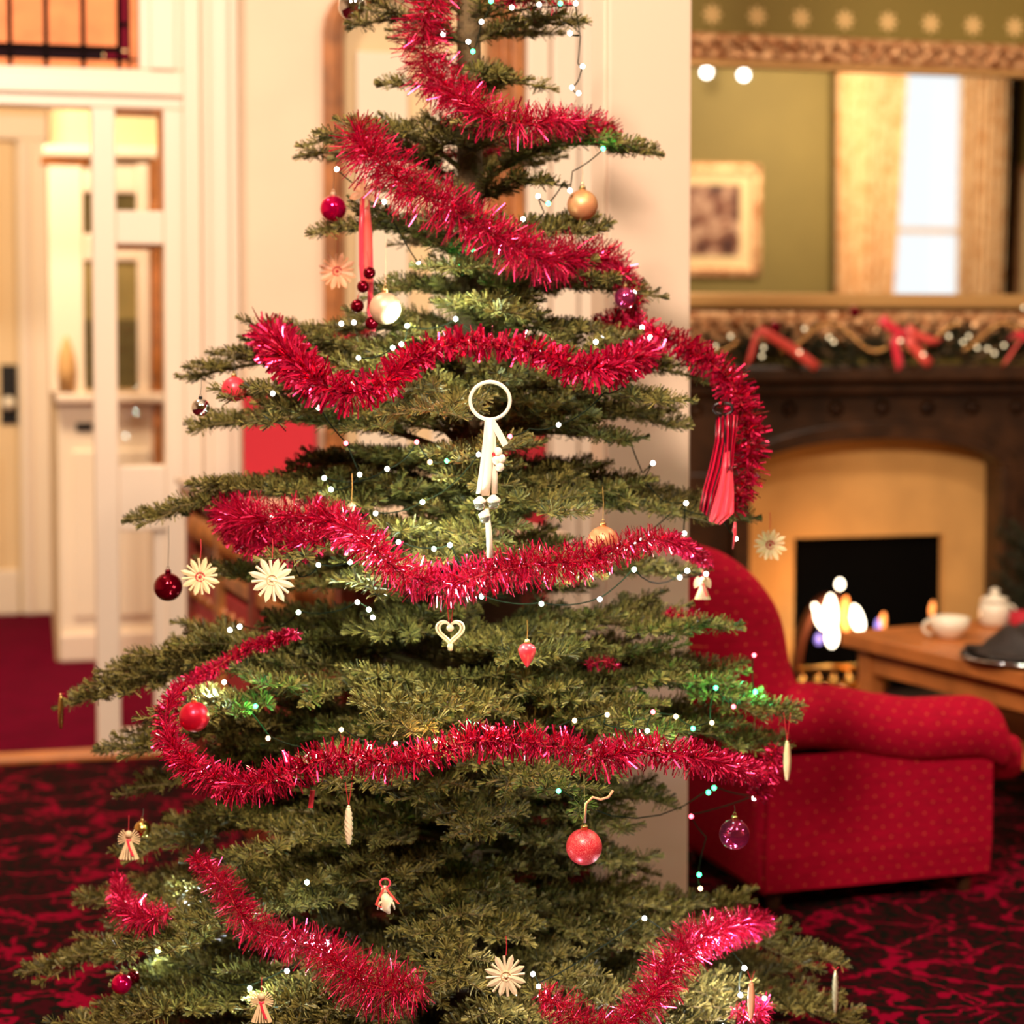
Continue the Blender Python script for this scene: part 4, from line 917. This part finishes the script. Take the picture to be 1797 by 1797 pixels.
# ------------------------------------------------------------------ ornaments
def at(px, py, off=.03, depth=None): return pix(px, py, depth) if depth else surf(px, py, off)
def rpx(p, r): return r * p.y / F
def thread(root, p0, p1, m=darkthread, w=.0006, two=False):
    if two:
        s = Vector((.004, 0, 0)); MB().tube([p0, p1 - s], w, 4).build('thread', m, root); MB().tube([p0, p1 + s], w, 4).build('thread', m, root)
    else: MB().tube([p0, (p0 + p1) / 2 + Vector((.001, 0, 0)), p1], w, 4).build('thread', m, root)
def ball(name, label, px, py, r, m, capm=capgold, up=30, off=.03, depth=None, tm=darkthread, kind='bauble', k=40, group=None):
    p = at(px, py, off, depth); R_ = rpx(p, r); t = thing(name, p, label, kind, group)
    q = MB(); q.sphere(p, R_, k); o = q.build('globe', m, t, smooth=True)
    q = MB(); q.lathe([(R_ * .2, R_ * .95), (R_ * .24, R_ * .98), (R_ * .2, R_ * 1.12), (R_ * .24, R_ * 1.16), (R_ * .14, R_ * 1.24), (.0003, R_ * 1.25)], p, 16); q.build('cap', capm, t, smooth=True)
    c_ = p + Vector((0, 0, R_ * 1.32)); q = MB(); q.tube([c_ + Vector((R_ * .1 * math.cos(a), 0, R_ * .12 * math.sin(a))) for a in [2 * math.pi * i / 10 for i in range(10)]], R_ * .025, 5, closed=True); q.build('loop', capm, t, smooth=True)
    thread(t, c_ + Vector((0, 0, R_ * .1)), c_ + Vector((0, .01, rpx(p, up))), tm)
    return t
ball('bauble', 'silver mirror bauble at the very top of the tree', 618, 10, 25, chromeball, up=40, depth=3.7)
ball('bauble', 'shiny magenta bauble at the upper left', 585, 366, 23, magenta_gloss, capm=pearl, up=42, depth=3.68)
ball('bauble', 'satin gold bauble hanging at the upper right', 1022, 360, 27, gold_matte, up=40, depth=3.62, tm=pinkstraw)
ball('bauble', 'large pearly peach bauble beside the red tassel', 676, 541, 28, pearl, up=90, depth=3.5, tm=pinkstraw)
ball('bauble', 'little silver mirror bauble under the left shoulder bough tip', 352, 715, 16, chromeball, capm=blackm, up=30, depth=3.4)
ball('bauble', 'coral red bauble half hidden behind the left shoulder bough', 411, 683, 22, pinkball, up=24, depth=3.5)
ball('bauble', 'dark red glass bauble hanging far left beside a straw star', 295, 1030, 25, darkredball, capm=darkredball, up=75, depth=3.6)
ball('bauble', 'patterned gold bauble tucked above the middle tinsel', 1058, 950, 27, gold_matte, up=60, off=-.02, tm=goldthread)
ball('bauble', 'satin red bauble inside the lower left tinsel curve', 341, 1258, 27, redmatte, up=10, off=.13)
ball('bauble', 'coral red glitter bauble low on the right', 1025, 1486, 32, glit, up=85, off=.05, tm=pinkstraw)
ball('bauble', 'clear pinkish glass bauble in front of the armchair', 1289, 1464, 27, iris, up=14, depth=3.4)
ball('bauble', 'purple mirror bauble on the curl of tinsel at right', 1097, 523, 19, iris, up=16, depth=3.58)
ball('bauble', 'small gold mirror bauble behind the lower left straw angel', 250, 1455, 15, brass, up=14, depth=3.5)
ball('bauble', 'pink glass bauble at the bottom left', 213, 1727, 18, magenta_gloss, up=26, off=.1)
ball('bauble', 'dark purple bauble beside the pink one, bottom left', 233, 1716, 13, darkredball, up=20, off=.0)
ball('bauble', 'tiny pale gold bead bauble above the left tinsel', 617, 890, 8, pearl, up=48, off=.03, tm=goldthread, k=20)
def star(label, px, py, r, m, cm, off=.05, depth=None, n=16, up=30, tilt=0., tm=redthread):
    p = at(px, py, off, depth); R_ = rpx(p, r); t = thing('straw_star', p, label, 'star ornament')
    for i in range(n):
        a = 2 * math.pi * i / n + .1; d = Vector((math.cos(a), tilt * math.cos(a), math.sin(a))); s = Vector((-math.sin(a), 0, math.cos(a))); l = R_ * (1 if i % 2 else .93) * rnd.uniform(.92, 1.04)
        wd = R_ * (.14 if i % 2 else .06); yo = Vector((0, -.0008 * (i % 2) - .0002 * i, 0)); th = Vector((0, -.0009, 0))
        if i % 2: out = [(0.05, .35), (.55, 1), (.8, .9), (1, 0.05)]
        else: out = [(0.05, .6), (.5, .9), (.8, 1), (.96, 1.05)]
        q = MB(); rows = []
        for (f, w_s) in out:
            c_ = p + d * l * f + yo; rows.append([c_ - s * wd * w_s, c_ + th * 1.5, c_ + s * wd * w_s, c_ - th * .6])
        q.grid(rows, closed=True, caps=True); q.build('straw_ray', m, t)
    MB().tube([p + Vector((R_ * .22 * math.cos(a), -.0035, R_ * .22 * math.sin(a))) for a in [2 * math.pi * i / 16 for i in range(16)]], R_ * .035, 5, closed=True).build('binding_thread', cm, t, smooth=True)
    MB().lathe([(.0003, -R_ * .1), (R_ * .12, 0), (.0003, R_ * .1)], p + Vector((0, -.004, 0)), 10).build('centre', cm if cm is redthread else m, t, smooth=True)
    thread(t, p + Vector((0, 0, R_ * .9)), p + Vector((0, .005, R_ + rpx(p, up))), tm, .0008)
star('pinkish straw star at the upper left beside the tassel', 592, 476, 34, pinkstraw, redthread, depth=3.75)
star('straw star with red thread centre next to the dark red bauble', 352, 1012, 36, straw, redthread, depth=3.42)
star('large cream straw star in front of the left middle bough', 478, 1017, 42, strawwhite, straw, off=.08)
star('faded straw star on the right beside the fireplace', 1351, 956, 31, straw, redthread, depth=3.75, up=26)
star('bright straw star at the bottom centre', 888, 1712, 40, strawwhite, straw, off=.08)
def angel(label, px, py, h, sash, off=.05, depth=None, lean=0., m=straw):
    p = at(px, py, off, depth); H_ = rpx(p, h); t = thing('straw_angel', p, label, 'angel ornament')
    q = MB(); n = 18
    for i in range(n):
        a = 2 * math.pi * i / n; b = p + Vector((H_ * .3 * math.cos(a) + lean * -H_ * .3, H_ * .12 * math.sin(a), -H_ * .5)); q.tube([p + Vector((H_ * .05 * math.cos(a), H_ * .04 * math.sin(a), H_ * .14)), b], [H_ * .022, H_ * .036], 4)
    q.build('straw_skirt', m, t, kind='stuff')
    q = MB()
    for sg in (-1, 1):
        for i in range(7):
            a = math.radians(-25 + i * 14); q.tube([p + Vector((0, .001, H_ * .12)), p + Vector((sg * H_ * .36 * math.cos(a), .002, H_ * .12 + H_ * .36 * math.sin(a)))], [H_ * .014, H_ * .022], 4)
    q.build('straw_wings', m, t, kind='stuff')
    MB().sphere(p + Vector((0, -.001, H_ * .3)), H_ * .115, 16).build('head', m, t, smooth=True)
    q = MB(); q.lathe([(H_ * .07, -.04 * H_), (H_ * .095, 0), (H_ * .07, .04 * H_)], p + Vector((0, 0, H_ * .1)), 12); q.build('sash', sash, t, smooth=True)
    q = MB(); q.grid([[p + Vector((x + y_, -.006 - H_ * .04, H_ * z)) for x in (-H_ * .04, H_ * .04)] for (y_, z) in ((0, .1), (H_ * .05, -.1), (H_ * .16, -.36))]); o = q.build('sash_tail', sash, t); so = o.modifiers.new('t', 'SOLIDIFY'); so.thickness = .001
    MB().tube([p + Vector((0, 0, H_ * .42)), p + Vector((0, .004, H_ * .42 + rpx(p, 26)))], .0007, 4).build('thread', redthread, t)
angel('straw angel with pink sash at the bottom left', 459, 1765, 58, ribbon_pink, off=.11)
angel('straw angel with pink bow on the left low bough', 226, 1480, 56, ribbon_pink, depth=3.42)
angel('small straw angel with red sash at the right beside armchair back', 1233, 1030, 44, ribbon_coral, off=.03)
# small straw figure with red ribbon
p = surf(678, 1580, .06); s_ = p.y / F; t = thing('straw_figure', p, 'small pale straw figure tied with red ribbon, low centre left', 'ornament')
q = MB(); q.tube([p + Vector((-6, 0, 12)) * s_, p + Vector((2, 0, 0)) * s_, p + Vector((-2, 0, -14)) * s_, p + Vector((6, 0, -24)) * s_], [6 * s_, 11 * s_, 9 * s_, 2 * s_], 10); q.build('body', strawwhite, t, smooth=True)
q = MB(); q.sphere(p + Vector((-3, 0, 20)) * s_, 7 * s_, 12); q.build('head', strawwhite, t, smooth=True)
for a in (-1, 1):
    q = MB(); q.tube([p + Vector((0, -2, 2)) * s_, p + Vector((12 * a, -3, -4)) * s_, p + Vector((15 * a, -2, -16)) * s_], [3 * s_, 2.4 * s_, 1.6 * s_], 6); q.build('arm', strawwhite, t, smooth=True)
q = MB(); q.tube([p + Vector((9 * math.cos(a) - 2, -3, 32 + 8 * math.sin(a))) * s_ for a in [2 * math.pi * i / 14 for i in range(14)]], 1.8 * s_, 6, closed=True); q.build('ribbon_loop', ribbon_pink, t, smooth=True)
for pts in (((0, 24), (12, 8), (22, -4)), ((-4, 24), (-14, 4), (-18, -6), (-6, -12))):
    q = MB(); q.grid([[p + Vector((x + w_, -6, z)) * s_ for w_ in (-2.2, 2.2)] for x, z in pts]); o = q.build('ribbon_tail', ribbon_coral, t); so = o.modifiers.new('t', 'SOLIDIFY'); so.thickness = .0008
# straw heart
p = surf(790, 1112, .06); s_ = p.y / F; t = thing('straw_heart', p, 'open cream straw heart hanging in the centre of the tree', 'ornament')
def heart(k, x0=0, z0=0): return [p + Vector((x0 + k * 16 * math.sin(a) ** 3, 0, z0 + k * (13 * math.cos(a) - 5 * math.cos(2 * a) - 2 * math.cos(3 * a) - math.cos(4 * a)))) * s_ for a in [2 * math.pi * i / 40 for i in range(40)]]
MB().tube(heart(1.52, 0, 4), 2.1 * s_, 7, closed=True).build('outer_band', strawwhite, t, smooth=True); MB().tube(heart(1.2, 0, 5), 2.0 * s_, 7, closed=True).build('inner_band', strawwhite, t, smooth=True)
MB().lathe([(4 * s_, -8 * s_), (5 * s_, 0), (4 * s_, 4 * s_)], p + Vector((0, 0, -22)) * s_, 10).build('binding', strawwhite, t, smooth=True)
MB().sphere(p + Vector((0, 0, 10)) * s_, 6.5 * s_, 12).build('small_bead', strawwhite, t, smooth=True)
for a in (-4, 4): MB().tube([p + Vector((a * .4, 0, 16)) * s_, p + Vector((a * 1.5, 3, 58)) * s_], .0008, 4).build('thread', redthread, t)
# red strawberry-shaped bauble
p = surf(925, 1148, .06); s_ = p.y / F; t = thing('teardrop_bauble', p, 'shiny pink pointed teardrop bauble right of the straw heart', 'bauble')
MB().lathe([(.0003, -24 * s_), (4 * s_, -20 * s_), (10 * s_, -10 * s_), (15 * s_, 2 * s_), (16 * s_, 9 * s_), (12 * s_, 16 * s_), (5 * s_, 19 * s_), (.0003, 19.5 * s_)], p, 28).build('body', pinkball, t, smooth=True)
MB().lathe([(5 * s_, 18 * s_), (6 * s_, 22 * s_), (4 * s_, 26 * s_), (.0003, 28 * s_)], p, 14).build('cap', capgold, t, smooth=True); thread(t, p + Vector((0, 0, 27 * s_)), p + Vector((0, .005, 60 * s_)), goldthread, .0008)
# white key-like beaded ornament
p = surf(858, 735, .09); s_ = p.y / F; t = thing('beaded_ring_ornament', p, 'white ring ornament with ribbon loops, glass beads and stick, tree centre', 'ornament')
V3 = lambda x, y, z: p + Vector((x, y, z)) * s_
MB().tube([V3(2 + 35 * math.cos(a), 0, 32 + 33 * math.sin(a)) for a in [2 * math.pi * i / 32 for i in range(32)]], 3.4 * s_, 8, closed=True).build('ring', ribbon_white, t, smooth=True)
def strip(pts, w, m, name, dx=1, y=0):
    q = MB(); q.grid([[V3(x - w / 2, y, z), V3(x, y - 1.6, z), V3(x + w / 2, y, z)] for x, z in pts]); o = q.build(name, m, t, smooth=True); so = o.modifiers.new('t', 'SOLIDIFY'); so.thickness = .0012
strip([(0, 2), (-4, -40), (-10, -90), (-16, -132)], 13, ribbon_white, 'ribbon'); strip([(2, 2), (2, -50), (-2, -100), (-6, -135)], 14, ribbon_white, 'ribbon', y=-3); strip([(4, 0), (8, -50), (10, -95), (10, -132)], 10, ribbon_white, 'ribbon', y=-1)
q = MB(); q.grid([[V3(x - 5, -4, z - 3), V3(x + 5, -4, z + 3)] for x, z in ((4, -2), (16, -22), (29, -46))]); o = q.build('ribbon', ribbon_white, t); so = o.modifiers.new('t', 'SOLIDIFY'); so.thickness = .0012
for (x, z) in ((16, -58), (22, -70), (19, -84), (13, -72)): MB().sphere(V3(x, -6, z), 8 * s_, 12, 1.1).build('flower_petal', ribbon_white, t, smooth=True)
MB().sphere(V3(9, -8, -62), 4 * s_, 12).build('flower_centre', redthread, t, smooth=True)
for (x, z, r_) in ((-16, -148, 12), (8, -146, 13), (-8, -172, 11)):
    MB().lathe([(3 * s_, r_ * s_), (r_ * s_, r_ * .35 * s_), (r_ * .9 * s_, 0), (3 * s_, -2 * s_)], V3(x, -4, z), 16).build('bead_cap', ribbon_white, t, smooth=True)
    MB().sphere(V3(x, -4, z - 3), r_ * .82 * s_, 18).build('glass_bead', glassbead, t, smooth=True)
MB().tube([V3(-4, -1, -158), V3(0, -1, -200), V3(2, -1, -245)], [4 * s_, 5.5 * s_, 6 * s_], 10).build('stick', ribbon_white, t, smooth=True)
# twisted icicles and slim straw bundles
def icicle(name, label, px, py, h, wpx, m, off=.04, depth=None, tm=redthread, up=45, twist=True):
    p = at(px, py, off, depth); s_ = p.y / F; t = thing(name, p, label, 'icicle ornament'); rows = []
    for i in range(25):
        f = i / 24; r_ = wpx / 2 * (math.sin(math.pi * (.12 + .8 * f)) ** .6); rows.append([p + Vector((r_ * (1 + .18 * (-1) ** j) * math.cos(2 * math.pi * j / 10 + f * (9 if twist else 0)), r_ * (1 + .18 * (-1) ** j) * math.sin(2 * math.pi * j / 10 + f * (9 if twist else 0)), h / 2 - h * f)) * s_ for j in range(10)])
    MB().grid(rows, closed=True, caps=True).build('body', m, t, smooth=True)
    MB().lathe([(.0003, 0), (wpx * .3, 1), (wpx * .22, 5), (.0003, 6)], (0, 0, 0), 10)
    q = MB(); q.lathe([(wpx * .2 * s_, 0), (wpx * .26 * s_, 3 * s_), (.0003, 6 * s_)], p + Vector((0, 0, h / 2 * s_ - .0005)), 10); q.build('cap', capgold if m is brass else m, t, smooth=True)
    for a in (-1, 1): MB().tube([p + Vector((0, 0, h / 2 + 4)) * s_, p + Vector((a * 6, 3, h / 2 + up)) * s_], .0007, 4).build('thread', tm, t)
icicle('icicle', 'white notched wooden icicle on a red thread, lower left of centre', 612, 1450, 66, 14, strawwhite, off=.11)
icicle('icicle', 'thin gold twisted icicle at the tip of the far left branch', 107, 1250, 58, 9, brass, depth=3.65, up=4)
icicle('icicle', 'silvery twisted icicle hanging at the far lower right', 1466, 1742, 72, 11, mat('pale_gold_foil', rgb(230, 215, 170), .25, metal=.7), depth=3.5, up=10)
icicle('straw_bundle', 'slim tan straw bundle hanging before the armchair arm', 1381, 1337, 66, 13, straw, depth=3.5, up=55, twist=False)
icicle('straw_bundle', 'slim coral straw bundle at the bottom right edge', 1318, 1757, 66, 12, pinkstraw, off=.06, up=20, twist=False)
# ribbon tassel with little balls
p = pix(640, 345, 3.6); s_ = p.y / F; t = thing('ribbon_tassel', p, 'long coral ribbon tassel with small dark red bells, upper left', 'ornament'); V3 = lambda x, y, z: p + Vector((x, y, z)) * s_
def rib(pts, w, m, name='ribbon', mid=1.6, y=0):
    q = MB(); q.grid([[V3(x - w / 2, y, z), V3(x, y - mid, z), V3(x + w / 2, y, z)] for x, z in pts]); o = q.build(name, m, t, smooth=True); so = o.modifiers.new('t', 'SOLIDIFY'); so.thickness = .001; return o
rib([(0, 8), (2, -40), (4, -90), (0, -130), (4, -150)], 16, ribbon_coral); rib([(2, 4), (8, -60), (10, -140), (8, -200), (14, -235)], 9, ribbon_pink, y=2); rib([(-3, 0), (-6, -60), (-6, -120), (-2, -165)], 8, ribbon_pink, y=-3)
for a in (35, 100, 145, 200, 270, 330):
    q = MB(); c_ = math.cos(math.radians(a)); z_ = math.sin(math.radians(a)); q.grid([[V3(c_ * f - z_ * g, -3 - abs(g) * .2, 6 + z_ * f + c_ * g) for g in (-w2, 0, w2)] for f, w2 in ((1, 2), (10, 6), (20, 7), (28, 1))]); o = q.build('bow_loop', pinkstraw, t, smooth=True); so = o.modifiers.new('t', 'SOLIDIFY'); so.thickness = .001
for (px, py, r_) in ((648, 479, 11), (637, 503, 11), (627, 537, 12), (652, 567, 12)):
    c_ = pix(px, py, 3.56); MB().sphere(c_, r_ * 3.56 / F, 18).build('bell', darkredball, t, smooth=True)
    MB().tube([c_ + Vector((0, 0, r_ * 3.56 / F)), V3((px - 640) * .4, 0, -(py - 345) + 40)], .0006, 4).build('thread', redthread, t)
# striped ribbon bow tail on the right shoulder
p = pix(1268, 735, 3.56); s_ = p.y / F; t = thing('ribbon_bow', p, 'folded dark striped ribbon with pink lining at the right shoulder', 'ribbon'); V3 = lambda x, y, z: p + Vector((x, y, z)) * s_
def tail(l, r_, m, y0, name):
    q = MB(); rows = []
    for k in range(len(l)):
        rows.append([V3(l[k][0] + (r_[k][0] - l[k][0]) * j / 14, y0 + 5 * math.sin(j * 1.1 + k * .3), l[k][1] + (r_[k][1] - l[k][1]) * j / 14) for j in range(15)])
    q.grid(rows, uvs=lambda i, j, a, c_: (j / 14, i / 5)); o = q.build(name, m, t, smooth=True); so = o.modifiers.new('t', 'SOLIDIFY'); so.thickness = .0012
tail([(-12, 5), (-14, -40), (-24, -85), (-34, -125), (-40, -160)], [(14, 5), (14, -40), (8, -85), (-6, -125), (-18, -178)], striped_m, 0, 'striped_tail')
tail([(4, -60), (-2, -95), (-10, -130), (-20, -165), (-24, -180)], [(12, -55), (18, -95), (20, -130), (20, -165), (-4, -186)], ribbon_pink, -6, 'pink_tail')
tail([(2, 10), (4, -20), (4, -50), (4, -80), (6, -90)], [(26, 6), (24, -20), (20, -50), (18, -80), (14, -90)], striped_m, -8, 'striped_fold')
for sg in (-1, 1):
    MB().tube([V3(sg * 3 + sg * 14 * math.sin(a), -8, 8 + 10 * (1 - math.cos(a))) for a in [math.pi * i / 8 for i in range(9)]], [3 * s_] * 9, 6).build('bow_loop', striped_m, t, smooth=True)
# coral cord on glitter bauble branch
p = surf(1050, 1395, .05); s_ = p.y / F; t = thing('twisted_ribbon', p, 'curled coral cord on the branch above the glitter bauble', 'ribbon')
MB().tube([p + Vector(v) * s_ for v in ((26, 0, 8), (18, 0, -4), (4, -2, -8), (-10, 0, -4), (-22, 1, -16), (-24, 1, -50))], 2.4 * s_, 7).build('cord', pinkstraw, t, smooth=True)
p = surf(547, 1400, .03); s_ = p.y / F; t = thing('red_ribbon', p, 'short red ribbon end under the lower left tinsel', 'ribbon')
MB().grid([[p + Vector((x - 4, 0, z)) * s_, p + Vector((x, -2, z)) * s_, p + Vector((x + 4, 0, z)) * s_] for x, z in ((2, 14), (0, 0), (-2, -18))]).build('tail', ribbon_pink, t).modifiers.new('t', 'SOLIDIFY').thickness = .001
p = pix(1290, 938, 3.55); s_ = p.y / F; t = thing('red_ribbon', p, 'short red thread knot below the right shoulder tinsel', 'ribbon')
MB().tube([p + Vector((0, 0, 22)) * s_, p + Vector((-1, 0, 6)) * s_, p, p + Vector((-4, 0, -26)) * s_], [2 * s_, 4 * s_, 3 * s_, 1.2 * s_], 6).build('knot', ribbon_pink, t, smooth=True)
# ------------------------------------------------------------------ fairy lights
COL = {'W': (1, .95, .86), 'G': (.05, 1, .30), 'R': (1, .08, .12), 'Y': (1, .62, .30), 'B': (.9, .92, 1), 'M': (.72, 1, .78)}
EM = {k: mat('bulb_' + n_, v + (1,), .3, emit=v + (1,), estr=e) for (k, v), n_, e in zip(COL.items(), ('white', 'green', 'red', 'amber', 'cool', 'mint'), (9, 9, 8, 6, 12, 10))}
RUNS = [
 ('dark wire of lit bulbs looping at the tree top', [(778, 62, 'W', 0), (822, 75, 'W', 0), (830, 92, 'G', 1), (845, 40, 'W', 0), (862, 4, 'G', 1), (898, 15, 'W', 0), (946, 10, 'W', 0), (983, 8, 'G', 0), (1010, 8, 'W', 0), (1018, 60, '', 0), (1000, 60, 'W', 0), (1019, 62, '', 0), (1014, 110, '', 0), (1022, 118, 'W', 0), (1015, 140, '', 0), (1003, 155, 'W', 0), (1015, 165, 'W', 0)]),
 ('wire of lit bulbs hanging under the upper right bough', [(1058, 262, 'G', 2), (1005, 300, '', 0), (1000, 335, 'W', 0), (990, 318, '', 0), (962, 358, 'G', 0), (944, 345, 'W', 0), (955, 372, '', 0), (930, 398, '', 0), (918, 385, 'W', 0), (830, 438, 'G', 2), (807, 457, 'G', 1), (806, 468, 'G', 0), (735, 463, 'W', 0), (675, 355, 'M', 0), (592, 298, 'W', 0)]),
 ('wire of lit bulbs around the tree at shoulder height', [(600, 568, 'W', 0), (622, 566, 'W', 0), (630, 628, 'W', 0), (690, 610, 'M', 0), (705, 604, 'M', 0), (715, 572, 'M', 3), (800, 560, 'M', 3), (948, 620, 'W', 0), (1025, 615, '', 0), (1045, 600, 'W', 1), (1058, 592, 'W', 0), (1095, 522, 'W', 0), (1112, 514, 'W', 0), (1126, 575, 'W', 1), (1140, 592, 'W', 0), (1118, 650, 'W', 0), (1060, 690, '', 0), (980, 745, 'W', 0), (930, 752, '', 0), (895, 765, 'R', 0)]),
 ('wire of lit bulbs through the upper middle boughs', [(480, 690, 'W', 0), (560, 715, 'M', 0), (608, 777, 'R', 0), (632, 832, 'W', 0), (582, 858, 'M', 1), (570, 838, 'M', 1), (680, 822, 'W', 0), (732, 775, 'R', 2), (755, 810, 'Y', 1), (785, 808, 'G', 0), (840, 797, 'W', 0), (742, 880, 'M', 3), (660, 1240 - 340, 'W', 0)]),
 ('wire of lit bulbs at the right side before the pillar', [(1105, 770, '', 0), (1128, 830, '', 0), (1145, 812, 'B', 0), (1130, 840, '', 0), (1165, 880, '', 0), (1203, 882, 'W', 0), (1200, 935, 'W', 0), (1120, 945, 'W', 0), (1188, 890, '', 0), (1252, 905, 'W', 0), (1262, 898, 'W', 0), (1290, 944, 'W', 0)]),
 ('wire of lit bulbs along the middle tinsel', [(478, 848 + 60, 'W', 0), (525, 1073 - 60, '', 0), (560, 990, 'W', 0), (615, 985, 'M', 2), (700, 950, 'W', 0), (762, 962, 'M', 3), (790, 955, 'M', 2), (845, 1045, 'M', 3), (950, 1058, 'M', 2), (1052, 1050, 'B', 2), (1112, 998, 'M', 3), (1205, 1000, 'B', 2), (1238, 1006, 'W', 0), (1192, 1012, 'W', 0)]),
 ('wire of lit bulbs below the straw stars', [(350, 1170, 'W', 0), (382, 1170, 'W', 0), (405, 1104, 'W', 0), (422, 1098, 'W', 0), (525, 1073, 'M', 1), (628, 1055, 'W', 0), (648, 1068, 'M', 3), (655, 1082, 'W', 2)]),
 ('wire of lit bulbs running down the lower left side', [(372, 1222, 'M', 3), (395, 1240, 'M', 1), (450, 1237, 'G', 3), (395, 1195, 'W', 0), (440, 1250, '', 0), (472, 1293, 'Y', 1), (530, 1312, '', 0), (555, 1325, 'M', 0), (600, 1278, 'Y', 0), (650, 1308, 'M', 1), (695, 1302, 'R', 0), (765, 1297, 'Y', 2), (822, 1265, 'G', 2), (865, 1276, 'R', 2)]),
 ('wire of lit bulbs above the lower right tinsel', [(960, 1280, '', 0), (1008, 1262, 'Y', 0), (1065, 1252, 'Y', 0), (1060, 1272, '', 0), (1135, 1280, 'M', 2), (1145, 1247, 'R', 0), (1185, 1255, 'Y', 0), (1215, 1276, 'G', 3), (1248, 1266, 'Y', 0), (1255, 1205, 'G', 3), (1286, 1238, 'R', 0), (1324, 1212, 'G', 3), (1322, 1148, 'R', 0)]),
 ('wire of lit bulbs dangling in the lower right gap', [(980, 1385, 'G', 3), (1242, 1388, 'G', 1), (1252, 1380, 'G', 0), (1322, 1398, 'W', 0), (1212, 1430, 'R', 0), (1240, 1470, '', 0), (1226, 1532, 'G', 1), (1228, 1556, 'Y', 0)]),
 ('wire of lit bulbs deep in the bottom left boughs', [(350, 1582, 'B', 3), (330, 1560, 'M', 2), (540, 1545, 'M', 1), (575, 1650, 'B', 2), (505, 1700, 'B', 1), (440, 1730, 'M', 3), (278, 1665, 'M', 2)]),
 ('wire of lit bulbs deep in the bottom right boughs', [(935, 1705, 'W', 0), (945, 1727, 'B', 3), (1130, 1608, 'B', 2), (1225, 1668, 'B', 3), (1250, 1610, 'M', 1), (1305, 1695, 'B', 3), (1298, 1742, 'B', 3), (1340, 1748, 'M', 1), (1268, 1797, 'B', 1)]),
]
PW = {1: .07, 2: .34, 3: 1.2}
for label, pts in RUNS:
    P_ = []; up_ = 'top' in label or 'hanging' in label or 'pillar' in label
    for (x, y, c_, g) in pts:
        P_.append(at(x, y, -.01) if not up_ else pix(x, y, 3.6))
    t = thing('fairy_lights', P_[len(P_) // 2], label, 'fairy lights', 'strings of fairy lights on the tree')
    W_ = []
    for i in range(len(P_) - 1):
        L_ = (P_[i + 1] - P_[i]).length
        for j in range(6):
            f = j / 6; W_.append(P_[i].lerp(P_[i + 1], f) + Vector((0, .006 + (0 if up_ else .30 * min(L_, .2) * math.sin(math.pi * f)), -(.22 if up_ else .45) * L_ * f * (1 - f))))
    W_.append(P_[-1] + Vector((0, .006, 0)))
    MB().tube(W_, .0013, 5).build('wire', wire_m, t, smooth=True)
    for (x, y, c_, g), p in zip(pts, P_):
        if not c_: continue
        pb_ = p + Vector((0, -.012, 0))
        MB().tube([p + Vector((0, .004, 0)), pb_ + Vector((0, .003, 0))], .002, 6).build('socket', wire_m, t)
        MB().lathe([(.0003, -.0044), (.0032, -.0028), (.0042, 0), (.0032, .0028), (.0003, .0044)], pb_, 10).build('bulb', EM[c_], t, smooth=True)
        if g:
            l = bpy.data.lights.new('bulb_light', 'POINT'); l.energy = PW[g] * (.3 if c_ == 'G' else 1); l.color = COL[c_]; l.shadow_soft_size = .006
            lo = bpy.data.objects.new('bulb_light', l); C.objects.link(lo); lo.location = pb_ + Vector((0, -.014, .004)) - wloc(t); lo.parent = t
